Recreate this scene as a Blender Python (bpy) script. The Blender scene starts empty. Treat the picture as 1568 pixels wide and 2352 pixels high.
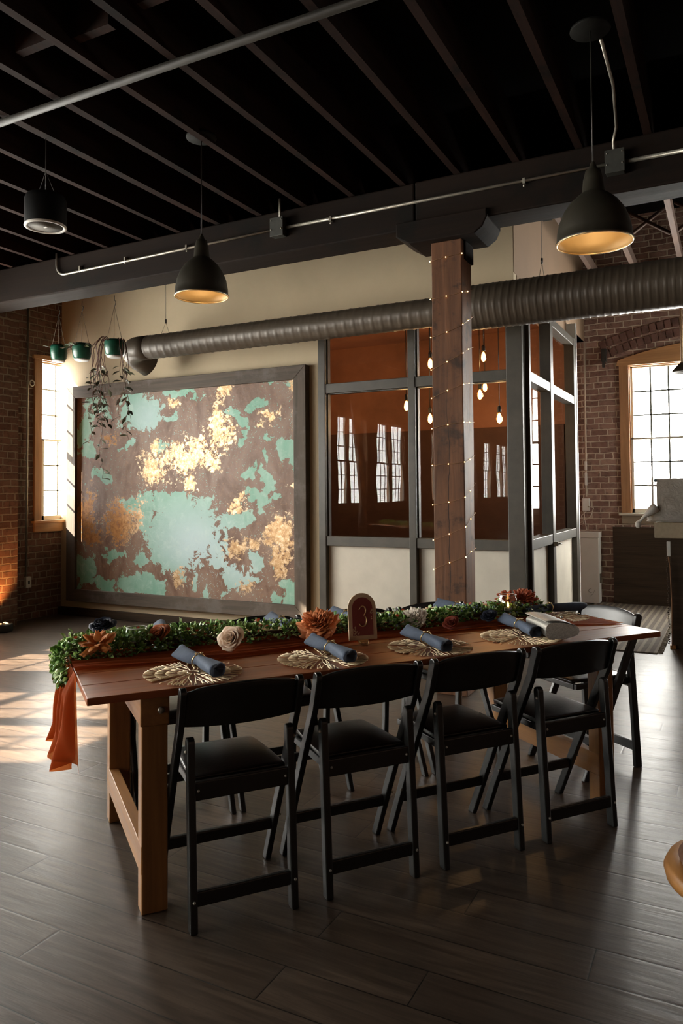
import bpy, bmesh, math, random
from math import sin, cos, pi, radians as R, sqrt, atan2
from mathutils import Vector, Matrix, noise
random.seed(7)
S = bpy.context.scene
COL = S.collection

# ------------------------------------------------------------------ camera
cd = bpy.data.cameras.new('camera'); cam = bpy.data.objects.new('camera', cd); COL.objects.link(cam)
S.camera = cam
cd.sensor_fit = 'VERTICAL'; cd.sensor_height = 36.0; cd.sensor_width = 24.0
cd.lens = 1725.73 / 2352 * 36
cd.shift_y = -(1176 - 1069.5) / 2352
cd.clip_start = 0.05; cd.clip_end = 200
yw, pt, rl = R(27.353), R(1.9006), R(-0.459)
fw = Vector((-sin(yw), cos(yw), 0)); rt = Vector((cos(yw), sin(yw), 0)); up = Vector((0, 0, 1))
f2 = fw * cos(pt) + up * sin(pt); u2 = up * cos(pt) - fw * sin(pt)
r3 = rt * cos(rl) + u2 * sin(rl); u3 = u2 * cos(rl) - rt * sin(rl)
cam.matrix_world = Matrix((( r3.x, u3.x, -f2.x, 0), (r3.y, u3.y, -f2.y, 0), (r3.z, u3.z, -f2.z, 1.40), (0, 0, 0, 1)))

# ------------------------------------------------------------------ light and exposure
SKY, SUN = 35.0, 75.0
wd = bpy.data.worlds.new('world'); S.world = wd; wd.use_nodes = True
bg = wd.node_tree.nodes['Background']; bg.inputs[0].default_value = (1.0, 0.975, 0.90, 1); bg.inputs[1].default_value = SKY
sl = bpy.data.lights.new('sun', 'SUN'); sl.energy = SUN; sl.angle = R(0.6); sl.color = (1.0, 0.87, 0.68)
sun = bpy.data.objects.new('sun', sl); COL.objects.link(sun)
sun.location = (-20, -10, 20)
sun.rotation_euler = Vector((1.0, 0.44, -0.76)).to_track_quat('-Z', 'Y').to_euler()
S.view_settings.view_transform = 'Standard'; S.view_settings.look = 'None'
S.view_settings.exposure = 0.0; S.view_settings.gamma = 1.0; S.view_settings.use_curve_mapping = False
cy = S.cycles
cy.use_denoising = True; cy.max_bounces = 8; cy.diffuse_bounces = 4; cy.glossy_bounces = 4
cy.transmission_bounces = 8; cy.transparent_max_bounces = 16
cy.sample_clamp_indirect = 8.0; cy.caustics_reflective = False; cy.caustics_refractive = False
cy.use_adaptive_sampling = True; cy.adaptive_threshold = 0.02

# ------------------------------------------------------------------ helpers
def tag(o, label=None, cat=None, group=None, kind=None):
    if label: o['label'] = label
    if cat: o['category'] = cat
    if group: o['group'] = group
    if kind: o['kind'] = kind
    return o

def empty(name, loc=(0, 0, 0), rz=0, label=None, cat=None, group=None, kind=None, parent=None):
    o = bpy.data.objects.new(name, None); COL.objects.link(o); o.location = loc; o.rotation_euler = (0, 0, rz)
    o.empty_display_size = .05
    if parent: o.parent = parent
    return tag(o, label, cat, group, kind)

class MB:
    def __init__(s): s.v = []; s.f = []; s.sm = []
    def add(s, vs, fs, smooth=False, M=None):
        n = len(s.v)
        s.v += [tuple(M @ Vector(p)) if M is not None else tuple(p) for p in vs]
        s.f += [tuple(i + n for i in f) for f in fs]; s.sm += [smooth] * len(fs); return s
    def box(s, x0, x1, y0, y1, z0, z1, M=None):
        vs = [(x, y, z) for x in (x0, x1) for y in (y0, y1) for z in (z0, z1)]
        return s.add(vs, [(0, 1, 3, 2), (4, 6, 7, 5), (0, 4, 5, 1), (2, 3, 7, 6), (0, 2, 6, 4), (1, 5, 7, 3)], False, M)
    def prism(s, poly, axis, a, b, M=None):
        n = len(poly)
        def P(p, t):
            return (t, p[0], p[1]) if axis == 'x' else (p[0], t, p[1]) if axis == 'y' else (p[0], p[1], t)
        vs = [P(p, a) for p in poly] + [P(p, b) for p in poly]
        fs = [tuple(range(n))[::-1], tuple(range(n, 2 * n))] + [(i, (i + 1) % n, n + (i + 1) % n, n + i) for i in range(n)]
        return s.add(vs, fs, False, M)
    def tube(s, pts, r, seg=8, cap=True, M=None, flat=1.0):
        pts = [Vector(p) for p in pts]; n = len(pts)
        rr = r if isinstance(r, (list, tuple)) else [r] * n
        vs = []; fs = []; prev = None
        for i, p in enumerate(pts):
            d = (pts[min(i + 1, n - 1)] - pts[max(i - 1, 0)]).normalized()
            if prev is None:
                a = Vector((0, 0, 1)) if abs(d.z) < .9 else Vector((1, 0, 0))
                x = d.cross(a).normalized()
            else:
                x = (prev - d * prev.dot(d)).normalized()
            prev = x; y = d.cross(x)
            for k in range(seg):
                t = 2 * pi * k / seg; vs.append(p + x * cos(t) * rr[i] + y * sin(t) * rr[i] * flat)
        for i in range(n - 1):
            for k in range(seg):
                fs.append((i * seg + k, i * seg + (k + 1) % seg, (i + 1) * seg + (k + 1) % seg, (i + 1) * seg + k))
        if cap: fs += [tuple(range(seg))[::-1], tuple(range((n - 1) * seg, n * seg))]
        return s.add(vs, fs, True, M)
    def lathe(s, prof, seg=32, M=None, rib=None):
        vs = []; fs = []; n = len(prof)
        for (r, z) in prof:
            for k in range(seg):
                t = 2 * pi * k / seg; q = r * (1 + (rib[1] * cos(rib[0] * t) if rib else 0)); vs.append((q * cos(t), q * sin(t), z))
        for i in range(n - 1):
            for k in range(seg): fs.append((i * seg + k, i * seg + (k + 1) % seg, (i + 1) * seg + (k + 1) % seg, (i + 1) * seg + k))
        if prof[0][0] > 1e-4: fs.append(tuple(range(seg))[::-1])
        if prof[-1][0] > 1e-4: fs.append(tuple(range((n - 1) * seg, n * seg)))
        return s.add(vs, fs, True, M)
    def shell(s, prof, seg=32, M=None):   # open lathe
        vs = []; fs = []; n = len(prof)
        for (r, z) in prof:
            for k in range(seg):
                t = 2 * pi * k / seg; vs.append((r * cos(t), r * sin(t), z))
        for i in range(n - 1):
            for k in range(seg): fs.append((i * seg + k, i * seg + (k + 1) % seg, (i + 1) * seg + (k + 1) % seg, (i + 1) * seg + k))
        return s.add(vs, fs, True, M)
    def grid(s, nx, ny, fn, M=None, smooth=True):
        vs = [fn(i / (nx - 1), j / (ny - 1)) for j in range(ny) for i in range(nx)]
        fs = [(j * nx + i, j * nx + i + 1, (j + 1) * nx + i + 1, (j + 1) * nx + i) for j in range(ny - 1) for i in range(nx - 1)]
        return s.add(vs, fs, smooth, M)
    def ball(s, c, r, seg=12, M=None, sz=1.0):
        n = seg // 2 + 1
        prof = [(max(r * sin(pi * i / (n - 1)), 1e-5), -r * sz * cos(pi * i / (n - 1))) for i in range(n)]
        T = Matrix.Translation(Vector(c)); return s.shell(prof, seg, (M @ T) if M is not None else T)
    def build(s, name, m, parent=None, bevel=0, label=None, cat=None, group=None, kind=None, solid=0, sub=0, loc=None, rz=0):
        me = bpy.data.meshes.new(name); me.from_pydata(s.v, [], s.f)
        me.polygons.foreach_set('use_smooth', s.sm); me.update()
        if solid == 0:
            b = bmesh.new(); b.from_mesh(me); bmesh.ops.recalc_face_normals(b, faces=b.faces); b.to_mesh(me); b.free()
        for mm in (m if isinstance(m, list) else [m]): me.materials.append(mm)
        o = bpy.data.objects.new(name, me); COL.objects.link(o)
        if parent: o.parent = parent
        if loc: o.location = loc
        if rz: o.rotation_euler = (0, 0, rz)
        if solid:
            md = o.modifiers.new('solid', 'SOLIDIFY'); md.thickness = solid; md.offset = 0
        if bevel:
            md = o.modifiers.new('bevel', 'BEVEL'); md.width = bevel; md.segments = 2; md.limit_method = 'ANGLE'; md.angle_limit = R(40)
        if sub:
            md = o.modifiers.new('sub', 'SUBSURF'); md.levels = sub; md.render_levels = sub
        return tag(o, label, cat, group, kind)

def copy_tree(o, parent=None):
    c = o.copy(); COL.objects.link(c)
    if parent: c.parent = parent
    for ch in list(o.children): copy_tree(ch, c)
    return c

# ------------------------------------------------------------------ materials
class MT:
    def __init__(s, name, col=(.5, .5, .5), rough=.5, metal=0.0, **kw):
        s.m = bpy.data.materials.new(name); s.m.use_nodes = True; s.t = s.m.node_tree
        s.b = s.t.nodes['Principled BSDF']; s.b.inputs['Base Color'].default_value = (*col, 1)
        s.b.inputs['Roughness'].default_value = rough; s.b.inputs['Metallic'].default_value = metal
        for k, v in kw.items(): s.b.inputs[k].default_value = v
    def n(s, typ, ins=None, **props):
        nd = s.t.nodes.new('ShaderNode' + typ)
        for k, v in props.items(): setattr(nd, k, v)
        for k, v in (ins or {}).items(): s.put(nd.inputs[k], v)
        return nd
    def put(s, sock, v):
        if isinstance(v, bpy.types.NodeSocket): s.t.links.new(v, sock)
        elif isinstance(v, tuple) and len(v) == 3 and sock.type == 'RGBA': sock.default_value = (*v, 1)
        else: sock.default_value = v
    def pos(s, scale=(1, 1, 1), world=False, rot=(0, 0, 0)):
        if world: src = s.n('NewGeometry').outputs['Position']
        else: src = s.n('TexCoord').outputs['Object']
        return s.n('Mapping', {'Vector': src, 'Scale': scale, 'Rotation': rot}).outputs[0]
    def noise(s, vec, scale=5, detail=4, rough=.5, dist=0):
        return s.n('TexNoise', {'Vector': vec, 'Scale': scale, 'Detail': detail, 'Roughness': rough, 'Distortion': dist}).outputs[0]
    def math(s, op, a, b=0.0, c=0.0, clamp=False):
        nd = s.n('Math', operation=op, use_clamp=clamp); s.put(nd.inputs[0], a); s.put(nd.inputs[1], b); s.put(nd.inputs[2], c); return nd.outputs[0]
    def ramp(s, fac, stops, interp='LINEAR'):
        nd = s.n('ValToRGB', {'Fac': fac}); cr = nd.color_ramp; cr.interpolation = interp
        while len(cr.elements) < len(stops): cr.elements.new(.5)
        for e, (p, c) in zip(cr.elements, stops): e.position = p; e.color = (*c, 1) if len(c) == 3 else c
        return nd.outputs[0]
    def mix(s, fac, a, b, mode='MIX'):
        nd = s.n('Mix', data_type='RGBA', blend_type=mode); s.put(nd.inputs[0], fac)
        for k, v in ((6, a), (7, b)):
            if isinstance(v, tuple): nd.inputs[k].default_value = (*v, 1)
            else: s.t.links.new(v, nd.inputs[k])
        return nd.outputs[2]
    def smooth(s, x, a, b):
        return s.n('MapRange', {0: x, 1: a, 2: b, 3: 0.0, 4: 1.0}, interpolation_type='SMOOTHSTEP').outputs[0]
    def color(s, c): s.put(s.b.inputs['Base Color'], c); return s
    def rough(s, c): s.put(s.b.inputs['Roughness'], c); return s
    def bump(s, h, strength=.3, dist=.01):
        s.put(s.b.inputs['Normal'], s.n('Bump', {'Height': h, 'Strength': strength, 'Distance': dist}).outputs[0]); return s

def paint(name, col, rough=.5, metal=0, var=.12, scale=6, bump=0, **kw):
    t = MT(name, col, rough, metal, **kw); p = t.pos(world=False)
    n = t.noise(p, scale, 5, .6)
    a = tuple(c * (1 - var) for c in col); b = tuple(min(1, c * (1 + var)) for c in col)
    t.color(t.ramp(n, [(.3, a), (.7, b)]))
    if bump: t.bump(t.noise(p, scale * 12, 3), bump, .004)
    return t.m

def wood(name, c1, c2, axis=0, rough=.5, scale=1.0, bump=.25, dark=None, world=False, knots=True, coat=0.0, spec=.5):
    t = MT(name, c1, rough); sc = [9 * scale] * 3; sc[axis] = .7 * scale
    p = t.pos(tuple(sc), world)
    n1 = t.noise(p, 1.3, 6, .65, 1.2)
    sc2 = [60 * scale] * 3; sc2[axis] = 2.0 * scale
    n2 = t.noise(t.pos(tuple(sc2), world), 1.0, 4, .6)
    m = t.math('ADD', t.math('MULTIPLY', n1, .7), t.math('MULTIPLY', n2, .3))
    c = t.ramp(m, [(.33, c2), (.5, tuple((a + b) / 2 for a, b in zip(c1, c2))), (.66, c1)])
    if dark:
        bl = t.noise(t.pos((2, 2, 2), world), 1.5, 5, .7)
        c = t.mix(t.smooth(bl, .5, .68), c, dark)
    t.color(c); t.bump(m, bump, .004)
    t.rough(t.math('ADD', t.math('MULTIPLY', n2, .25), rough - .12))
    t.b.inputs['Specular IOR Level'].default_value = spec
    if coat: t.b.inputs['Coat Weight'].default_value = coat; t.b.inputs['Coat Roughness'].default_value = .12
    return t.m

def brick(name, plane, c1, c2, mortar, dirt=.5):
    t = MT(name, c1, .9); g = t.n('NewGeometry').outputs['Position']; sp = t.n('SeparateXYZ', {0: g})
    a = sp.outputs['Y' if plane == 'yz' else 'X']
    if plane == 'both': a = t.math('ADD', sp.outputs['X'], sp.outputs['Y'])
    v = t.n('CombineXYZ', {'X': a, 'Y': sp.outputs['Z']}).outputs[0]
    w = t.n('TexNoise', {'Vector': g, 'Scale': 9.0, 'Detail': 3.0}).outputs['Color']
    w = t.n('VectorMath', {0: w, 1: (.5, .5, .5)}, operation='SUBTRACT').outputs[0]
    w = t.n('VectorMath', {0: w, 'Scale': .028}, operation='SCALE').outputs[0]
    v = t.n('VectorMath', {0: v, 1: w}).outputs[0]
    b = t.n('TexBrick', {'Vector': v, 'Color1': c1, 'Color2': c2, 'Mortar': (0, 0, 0), 'Scale': 1.0, 'Mortar Size': .0085,
                         'Mortar Smooth': .35, 'Bias': -.1, 'Brick Width': .205, 'Row Height': .0735}, offset=.5, offset_frequency=2, squash=.5, squash_frequency=6)
    n = t.noise(g, 14, 6, .7); n2 = t.noise(g, 2.2, 4, .6)
    c = t.mix(t.smooth(n, .45, .75), b.outputs['Color'], tuple(x * .45 for x in c1))
    c = t.mix(t.math('MULTIPLY', t.smooth(n2, .5, .75), dirt), c, tuple((x + y) * .5 for x, y in zip(mortar, c2)))
    mc = t.mix(n, mortar, tuple(x * .55 for x in mortar))
    c = t.mix(b.outputs['Fac'], c, mc)
    t.color(c)
    h = t.math('SUBTRACT', t.math('MULTIPLY', n, .5), t.math('MULTIPLY', b.outputs['Fac'], 1.0))
    t.bump(h, .9, .012); return t.m

def glass_mat(name, ior=1.5, tint=(1, 1, 1), rough=0.0, wavy=0.0, boost=1.0):
    m = bpy.data.materials.new(name); m.use_nodes = True; t = m.node_tree; t.nodes.clear()
    o = t.nodes.new('ShaderNodeOutputMaterial'); mx = t.nodes.new('ShaderNodeMixShader'); tr = t.nodes.new('ShaderNodeBsdfTransparent')
    gl = t.nodes.new('ShaderNodeBsdfGlossy')
    def mth(op, a, b_=0.0):     # angle-dependent reflectance of a thin pane, the same from both sides
        q = t.nodes.new('ShaderNodeMath'); q.operation = op
        for i_, v_ in enumerate((a, b_)):
            if isinstance(v_, (int, float)): q.inputs[i_].default_value = v_
            else: t.links.new(v_, q.inputs[i_])
        return q.outputs[0]
    ge = t.nodes.new('ShaderNodeNewGeometry'); dt = t.nodes.new('ShaderNodeVectorMath'); dt.operation = 'DOT_PRODUCT'
    t.links.new(ge.outputs['Normal'], dt.inputs[0]); t.links.new(ge.outputs['Incoming'], dt.inputs[1])
    F0 = 2 * ((ior - 1) / (ior + 1)) ** 2
    schl = mth('ADD', mth('MULTIPLY', mth('POWER', mth('SUBTRACT', 1.0, mth('ABSOLUTE', dt.outputs['Value'])), 5.0), 1 - F0), F0)
    tr.inputs[0].default_value = (*tint, 1); gl.inputs['Roughness'].default_value = rough
    mu = t.nodes.new('ShaderNodeMath'); mu.operation = 'MULTIPLY'; mu.inputs[1].default_value = boost; mu.use_clamp = True
    t.links.new(schl, mu.inputs[0]); t.links.new(mu.outputs[0], mx.inputs[0])
    t.links.new(tr.outputs[0], mx.inputs[1]); t.links.new(gl.outputs[0], mx.inputs[2]); t.links.new(mx.outputs[0], o.inputs[0])
    if wavy:
        g = t.nodes.new('ShaderNodeNewGeometry'); mp = t.nodes.new('ShaderNodeMapping'); mp.inputs['Scale'].default_value = (5, 5, 1.6)
        nz = t.nodes.new('ShaderNodeTexNoise'); nz.inputs['Scale'].default_value = 1.6; nz.inputs['Detail'].default_value = 1.0
        bp = t.nodes.new('ShaderNodeBump'); bp.inputs['Strength'].default_value = wavy; bp.inputs['Distance'].default_value = .01
        t.links.new(g.outputs['Position'], mp.inputs[0]); t.links.new(mp.outputs[0], nz.inputs['Vector']); t.links.new(nz.outputs[0], bp.inputs['Height'])
        t.links.new(bp.outputs[0], gl.inputs['Normal'])
    return m

def emis(name, col, st):
    m = bpy.data.materials.new(name); m.use_nodes = True; b = m.node_tree.nodes['Principled BSDF']
    b.inputs['Base Color'].default_value = (*col, 1); b.inputs['Emission Color'].default_value = (*col, 1); b.inputs['Emission Strength'].default_value = st
    return m

def floor_mat():
    t = MT('dark_plank_floor', (.05, .035, .025), .35)
    sp = t.n('SeparateXYZ', {0: t.n('NewGeometry').outputs['Position']})
    W = .165; L = 1.55
    y = t.math('DIVIDE', t.math('ADD', sp.outputs['Y'], .05), W); row = t.math('FLOOR', y); fy = t.math('FRACT', y)
    rn = t.n('TexWhiteNoise', {'W': row}, noise_dimensions='1D').outputs['Value']
    x = t.math('DIVIDE', t.math('ADD', sp.outputs['X'], t.math('MULTIPLY', rn, 7.3)), L); cx_ = t.math('FLOOR', x); fx = t.math('FRACT', x)
    pr = t.n('TexWhiteNoise', {'Vector': t.n('CombineXYZ', {'X': row, 'Y': cx_}).outputs[0]}, noise_dimensions='2D')
    off = t.math('MULTIPLY', pr.outputs['Value'], 20)
    gv = t.n('CombineXYZ', {'X': t.math('MULTIPLY', sp.outputs['X'], 1.4), 'Y': t.math('MULTIPLY', sp.outputs['Y'], 16), 'Z': off}).outputs[0]
    g1 = t.noise(gv, 1.0, 6, .62, 1.6)
    gv2 = t.n('CombineXYZ', {'X': t.math('MULTIPLY', sp.outputs['X'], 5), 'Y': t.math('MULTIPLY', sp.outputs['Y'], 90), 'Z': off}).outputs[0]
    g2 = t.noise(gv2, 1.0, 4, .6)
    g = t.math('ADD', t.math('MULTIPLY', g1, .65), t.math('MULTIPLY', g2, .35))
    c = t.ramp(g, [(.32, (.026, .018, .013)), (.5, (.068, .047, .033)), (.68, (.135, .094, .066))])
    c = t.mix(t.math('MULTIPLY', t.smooth(g2, .56, .68), .55), c, (.016, .011, .009))
    c = t.mix(t.math('MULTIPLY', t.smooth(t.noise(t.n('NewGeometry').outputs['Position'], 3.5, 5, .7), .52, .72), .35), c, (.030, .026, .021))
    c = t.mix(t.math('MULTIPLY', pr.outputs['Value'], .45), c, (.03, .021, .016))
    ey = t.math('MINIMUM', fy, t.math('SUBTRACT', 1, fy)); ex = t.math('MULTIPLY', t.math('MINIMUM', fx, t.math('SUBTRACT', 1, fx)), L / W)
    e = t.math('MINIMUM', ey, ex)
    seam = t.math('SUBTRACT', 1, t.smooth(e, .005, .016))
    t.color(t.mix(seam, c, (.004, .003, .003)))
    big = t.noise(t.n('NewGeometry').outputs['Position'], 1.3, 4, .6)
    t.rough(t.math('ADD', .21, t.math('ADD', t.math('MULTIPLY', g, .13), t.math('MULTIPLY', big, .13))))
    h = t.math('ADD', t.math('MULTIPLY', g, .5), t.math('ADD', t.math('MULTIPLY', t.noise(t.n('CombineXYZ', {'X': sp.outputs['X'], 'Y': t.math('MULTIPLY', sp.outputs['Y'], 3), 'Z': off}).outputs[0], 4, 2), .9), t.math('MULTIPLY', t.smooth(e, 0, .05), .16)))
    t.bump(h, .48, .004); t.b.inputs['IOR'].default_value = 1.43; return t.m

M = {}
M['floor'] = floor_mat()
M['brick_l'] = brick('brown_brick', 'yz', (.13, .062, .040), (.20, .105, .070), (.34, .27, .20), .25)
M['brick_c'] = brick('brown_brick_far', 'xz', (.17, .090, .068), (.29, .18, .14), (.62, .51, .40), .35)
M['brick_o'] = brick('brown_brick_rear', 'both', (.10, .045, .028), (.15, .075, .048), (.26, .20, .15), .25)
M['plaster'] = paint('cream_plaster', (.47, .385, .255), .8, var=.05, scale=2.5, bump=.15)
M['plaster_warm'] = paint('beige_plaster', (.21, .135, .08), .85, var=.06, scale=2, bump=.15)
M['white_ply'] = paint('pale_painted_board', (.60, .56, .47), .55, var=.08, scale=4)
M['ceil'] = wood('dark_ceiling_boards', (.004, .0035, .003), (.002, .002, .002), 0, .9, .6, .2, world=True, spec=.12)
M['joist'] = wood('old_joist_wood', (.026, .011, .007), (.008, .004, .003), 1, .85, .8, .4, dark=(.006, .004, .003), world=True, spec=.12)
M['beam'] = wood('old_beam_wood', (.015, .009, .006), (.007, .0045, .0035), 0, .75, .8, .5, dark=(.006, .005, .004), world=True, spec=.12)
M['post'] = wood('old_post_wood', (.19, .085, .042), (.075, .033, .017), 2, .6, 1.0, .7, dark=(.055, .028, .017), world=True, spec=.25)
M['rafter'] = wood('brown_rafter_wood', (.12, .068, .045), (.05, .027, .018), 1, .8, .8, .3, world=True)
M['steel'] = paint('dark_steel_frame', (.044, .038, .027), .42, 0, var=.25, scale=8)
M['duct'] = paint('brown_painted_duct', (.070, .054, .038), .42, .15, var=.12, scale=7)
M['pipe'] = paint('dull_steel_pipe', (.020, .018, .013), .6, 0, var=.3, scale=14)
M['conduit'] = paint('galvanised_conduit', (.34, .32, .27), .38, .6, var=.2, scale=14)
M['jbox'] = paint('grey_junction_box', (.035, .036, .03), .5, 0, var=.2, scale=20)
M['blackmetal'] = paint('black_enamel', (.022, .020, .016), .42, .1, var=.2, scale=10)
M['shade'] = paint('dark_bronze_enamel', (.035, .031, .022), .38, .2, var=.15, scale=8)
M['shade_in'] = paint('gold_shade_lining', (.50, .33, .14), .5, .2, var=.08, scale=8)
M['black'] = MT('black_resin', (.010, .0105, .010), .34).bump(MT.noise.__get__ and 0.0, 0.0).m if False else paint('black_resin', (.010, .0105, .010), .32, 0, var=.3, scale=12, bump=.04)
M['seat'] = paint('black_vinyl', (.012, .012, .012), .30, 0, var=.4, scale=9, bump=.12)
M['table'] = wood('red_brown_tabletop', (.40, .120, .038), (.19, .050, .017), 0, .34, .9, .08, coat=.0, spec=.32)
M['tleg_z'] = wood('brown_table_leg', (.36, .165, .048), (.18, .078, .022), 2, .42, .9, .15)
M['tleg_y'] = wood('brown_table_rail', (.38, .175, .050), (.19, .08, .024), 1, .42, .9, .15)
M['oak'] = wood('orange_oak_casing', (.42, .22, .095), (.24, .115, .048), 2, .5, 1.0, .15)
M['oak_y'] = wood('orange_oak_sill', (.50, .27, .115), (.30, .15, .062), 0, .5, 1.0, .15)
M['frame'] = wood('weathered_grey_wood', (.115, .088, .066), (.045, .034, .025), 0, .75, 1.0, .5, dark=(.12, .10, .085))
M['tansill'] = paint('tan_apron', (.20, .155, .105), .6)
M['sash'] = paint('pale_sash_paint', (.50, .46, .38), .5, 0, var=.05)
M['muntin'] = paint('grey_muntin', (.16, .17, .15), .5, 0, var=.05)
M['wain'] = wood('dark_stained_boards', (.062, .040, .024), (.020, .013, .009), 0, .7, 1, .5, world=True, spec=.2)
M['glass'] = glass_mat('window_glass', 1.45)
M['pglass'] = glass_mat('partition_glass', 1.62, (.93, .93, .93), 0.0, .020, .27)
M['bowl'] = glass_mat('clear_bowl_glass', 1.5, (.96, .97, .96), 0.02, 0, 1.6)
M['copper_wall'] = paint('copper_brown_wall', (.26, .115, .065), .7, 0, var=.35, scale=1.4)
M['inner_shade'] = paint('shaded_brown_interior', (.085, .040, .025), .8)  # darker wall brown, standing for shade low in the inner room
M['bulb'] = emis('warm_filament', (1.0, .70, .34), 9)
M['bulbglass'] = emis('amber_bulb_glow', (1.0, .45, .12), 2.2)
M['lampbulb'] = emis('pendant_bulb', (1.0, .85, .55), 5)
M['fairy'] = emis('fairy_bulb', (1.0, .62, .22), 9)
M['wire'] = paint('copper_wire', (.30, .17, .08), .4, .6)
M['green_pot'] = paint('green_glazed_pot', (.006, .062, .036), .28, 0, var=.25, scale=20)
M['white'] = paint('white_plastic', (.62, .62, .58), .5, 0, var=.05)
M['cord'] = paint('brown_cord', (.10, .075, .05), .8)
M['leaf_d'] = None
M['gold'] = MT('gold_metal', (.66, .46, .22), .32, .85).m
M['goldmat'] = MT('gold_placemat', (.92, .74, .48), .42, .25).m
M['speaker'] = paint('black_speaker', (.003, .003, .003), .7, **{'Specular IOR Level': .12})
M['matte'] = paint('matte_black_metal', (.006, .006, .005), .7, **{'Specular IOR Level': .12})
M['grille'] = paint('grey_grille', (.075, .065, .052), .8, 0)
M['ring'] = paint('white_ring', (.50, .49, .44), .4)

def crack_post():
    m = M['post']; nt = m.node_tree; b = nt.nodes['Principled BSDF']; src = b.inputs['Base Color'].links[0].from_socket
    t = MT.__new__(MT); t.m = m; t.t = nt; t.b = b
    g = t.n('NewGeometry').outputs['Position']; sp = t.n('SeparateXYZ', {0: g})
    w_ = t.math('MULTIPLY', t.math('SUBTRACT', t.noise(t.n('Mapping', {'Vector': g, 'Scale': (1, 1, 2)}).outputs[0], 1.4, 5), .5), .06)
    d = t.math('ABSOLUTE', t.math('SUBTRACT', t.math('ADD', sp.outputs['X'], 1.722), w_))
    line = t.math('SUBTRACT', 1, t.smooth(d, .0008, .0035)); line = t.math('MULTIPLY', line, t.smooth(sp.outputs['Z'], 2.5, 1.6))
    b2 = t.noise(g, 6, 6, .7); stain = t.math('MULTIPLY', t.smooth(b2, .55, .66), .6)
    t.color(t.mix(line, t.mix(stain, src, (.035, .02, .014)), (.006, .004, .003)))
crack_post()
def leafmat(name, cols, rough=.45, trans=True):
    t = MT(name, cols[0], rough); r = t.n('NewGeometry').outputs['Random Per Island']
    st = [(i / max(1, len(cols) - 1), c) for i, c in enumerate(cols)]
    t.color(t.ramp(r, st)); t.b.inputs['Subsurface Weight'].default_value = 0
    return t.m
M['boxleaf'] = leafmat('garland_leaf', [(.08, .20, .04), (.20, .37, .08), (.36, .52, .13), (.13, .26, .08), (.50, .60, .24)], .38)
M['vineleaf'] = leafmat('vine_leaf', [(.030, .035, .018), (.06, .065, .03), (.045, .05, .022), (.09, .055, .035)], .45)
M['potleaf'] = leafmat('dark_pot_leaf', [(.018, .035, .014), (.04, .06, .02), (.10, .06, .035)], .5)
M['vinestem'] = paint('red_brown_vine', (.10, .045, .03), .7, var=.4, scale=20)

def petalmat(name, c1, c2, rough=.6):
    t = MT(name, c1, rough); r = t.n('NewGeometry').outputs['Random Per Island']; n = t.noise(t.pos(), 30, 3)
    t.color(t.mix(t.math('MULTIPLY', t.math('ADD', r, n), .5), c1, c2))
    mixs = t.t.nodes.new('ShaderNodeMixShader'); tl = t.t.nodes.new('ShaderNodeBsdfTranslucent'); tl.inputs[0].default_value = (*c1, 1)
    out = [x for x in t.t.nodes if x.type == 'OUTPUT_MATERIAL'][0]
    mixs.inputs[0].default_value = .25
    t.t.links.new(t.b.outputs[0], mixs.inputs[1]); t.t.links.new(tl.outputs[0], mixs.inputs[2]); t.t.links.new(mixs.outputs[0], out.inputs[0])
    return t.m
M['p_navy'] = petalmat('navy_petal', (.010, .014, .030), (.020, .028, .055))
M['p_orange'] = petalmat('orange_petal', (.72, .28, .06), (.50, .16, .035))
M['p_rust'] = petalmat('rust_petal', (.50, .16, .04), (.36, .085, .02))
M['p_peony'] = petalmat('copper_petal', (.78, .30, .10), (.52, .15, .05))
M['p_cream'] = petalmat('cream_petal', (.95, .80, .64), (.86, .64, .47))
M['p_white'] = petalmat('white_petal', (.96, .90, .82), (.88, .78, .68))
M['p_red'] = petalmat('brick_red_petal', (.36, .060, .025), (.22, .028, .016))
M['p_dahlia'] = petalmat('dahlia_petal', (.58, .15, .05), (.34, .05, .022))

def cloth_mat(name, c, trans=.3, transl=.35, weave=900):
    m = bpy.data.materials.new(name); m.use_nodes = True; t = m.node_tree; t.nodes.clear()
    o = t.nodes.new('ShaderNodeOutputMaterial'); d = t.nodes.new('ShaderNodeBsdfPrincipled'); d.inputs['Base Color'].default_value = (*c, 1)
    d.inputs['Roughness'].default_value = .8; d.inputs['Specular IOR Level'].default_value = .15
    tl = t.nodes.new('ShaderNodeBsdfTranslucent'); tl.inputs[0].default_value = (*c, 1)
    tp = t.nodes.new('ShaderNodeBsdfTransparent'); tp.inputs[0].default_value = (.80, .34, .13, 1)
    a = t.nodes.new('ShaderNodeMixShader'); a.inputs[0].default_value = transl; b = t.nodes.new('ShaderNodeMixShader'); b.inputs[0].default_value = trans
    t.links.new(d.outputs[0], a.inputs[1]); t.links.new(tl.outputs[0], a.inputs[2]); t.links.new(a.outputs[0], b.inputs[1]); t.links.new(tp.outputs[0], b.inputs[2]); t.links.new(b.outputs[0], o.inputs[0])
    return m
M['runner'] = cloth_mat('rust_chiffon', (.42, .085, .014), .18, .50)
M['napkin'] = paint('slate_blue_cloth', (.060, .082, .125), .85, 0, var=.12, scale=60, bump=.1)
M['drape'] = petalmat('cream_drape', (.85, .62, .45), (.75, .52, .36))

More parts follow.
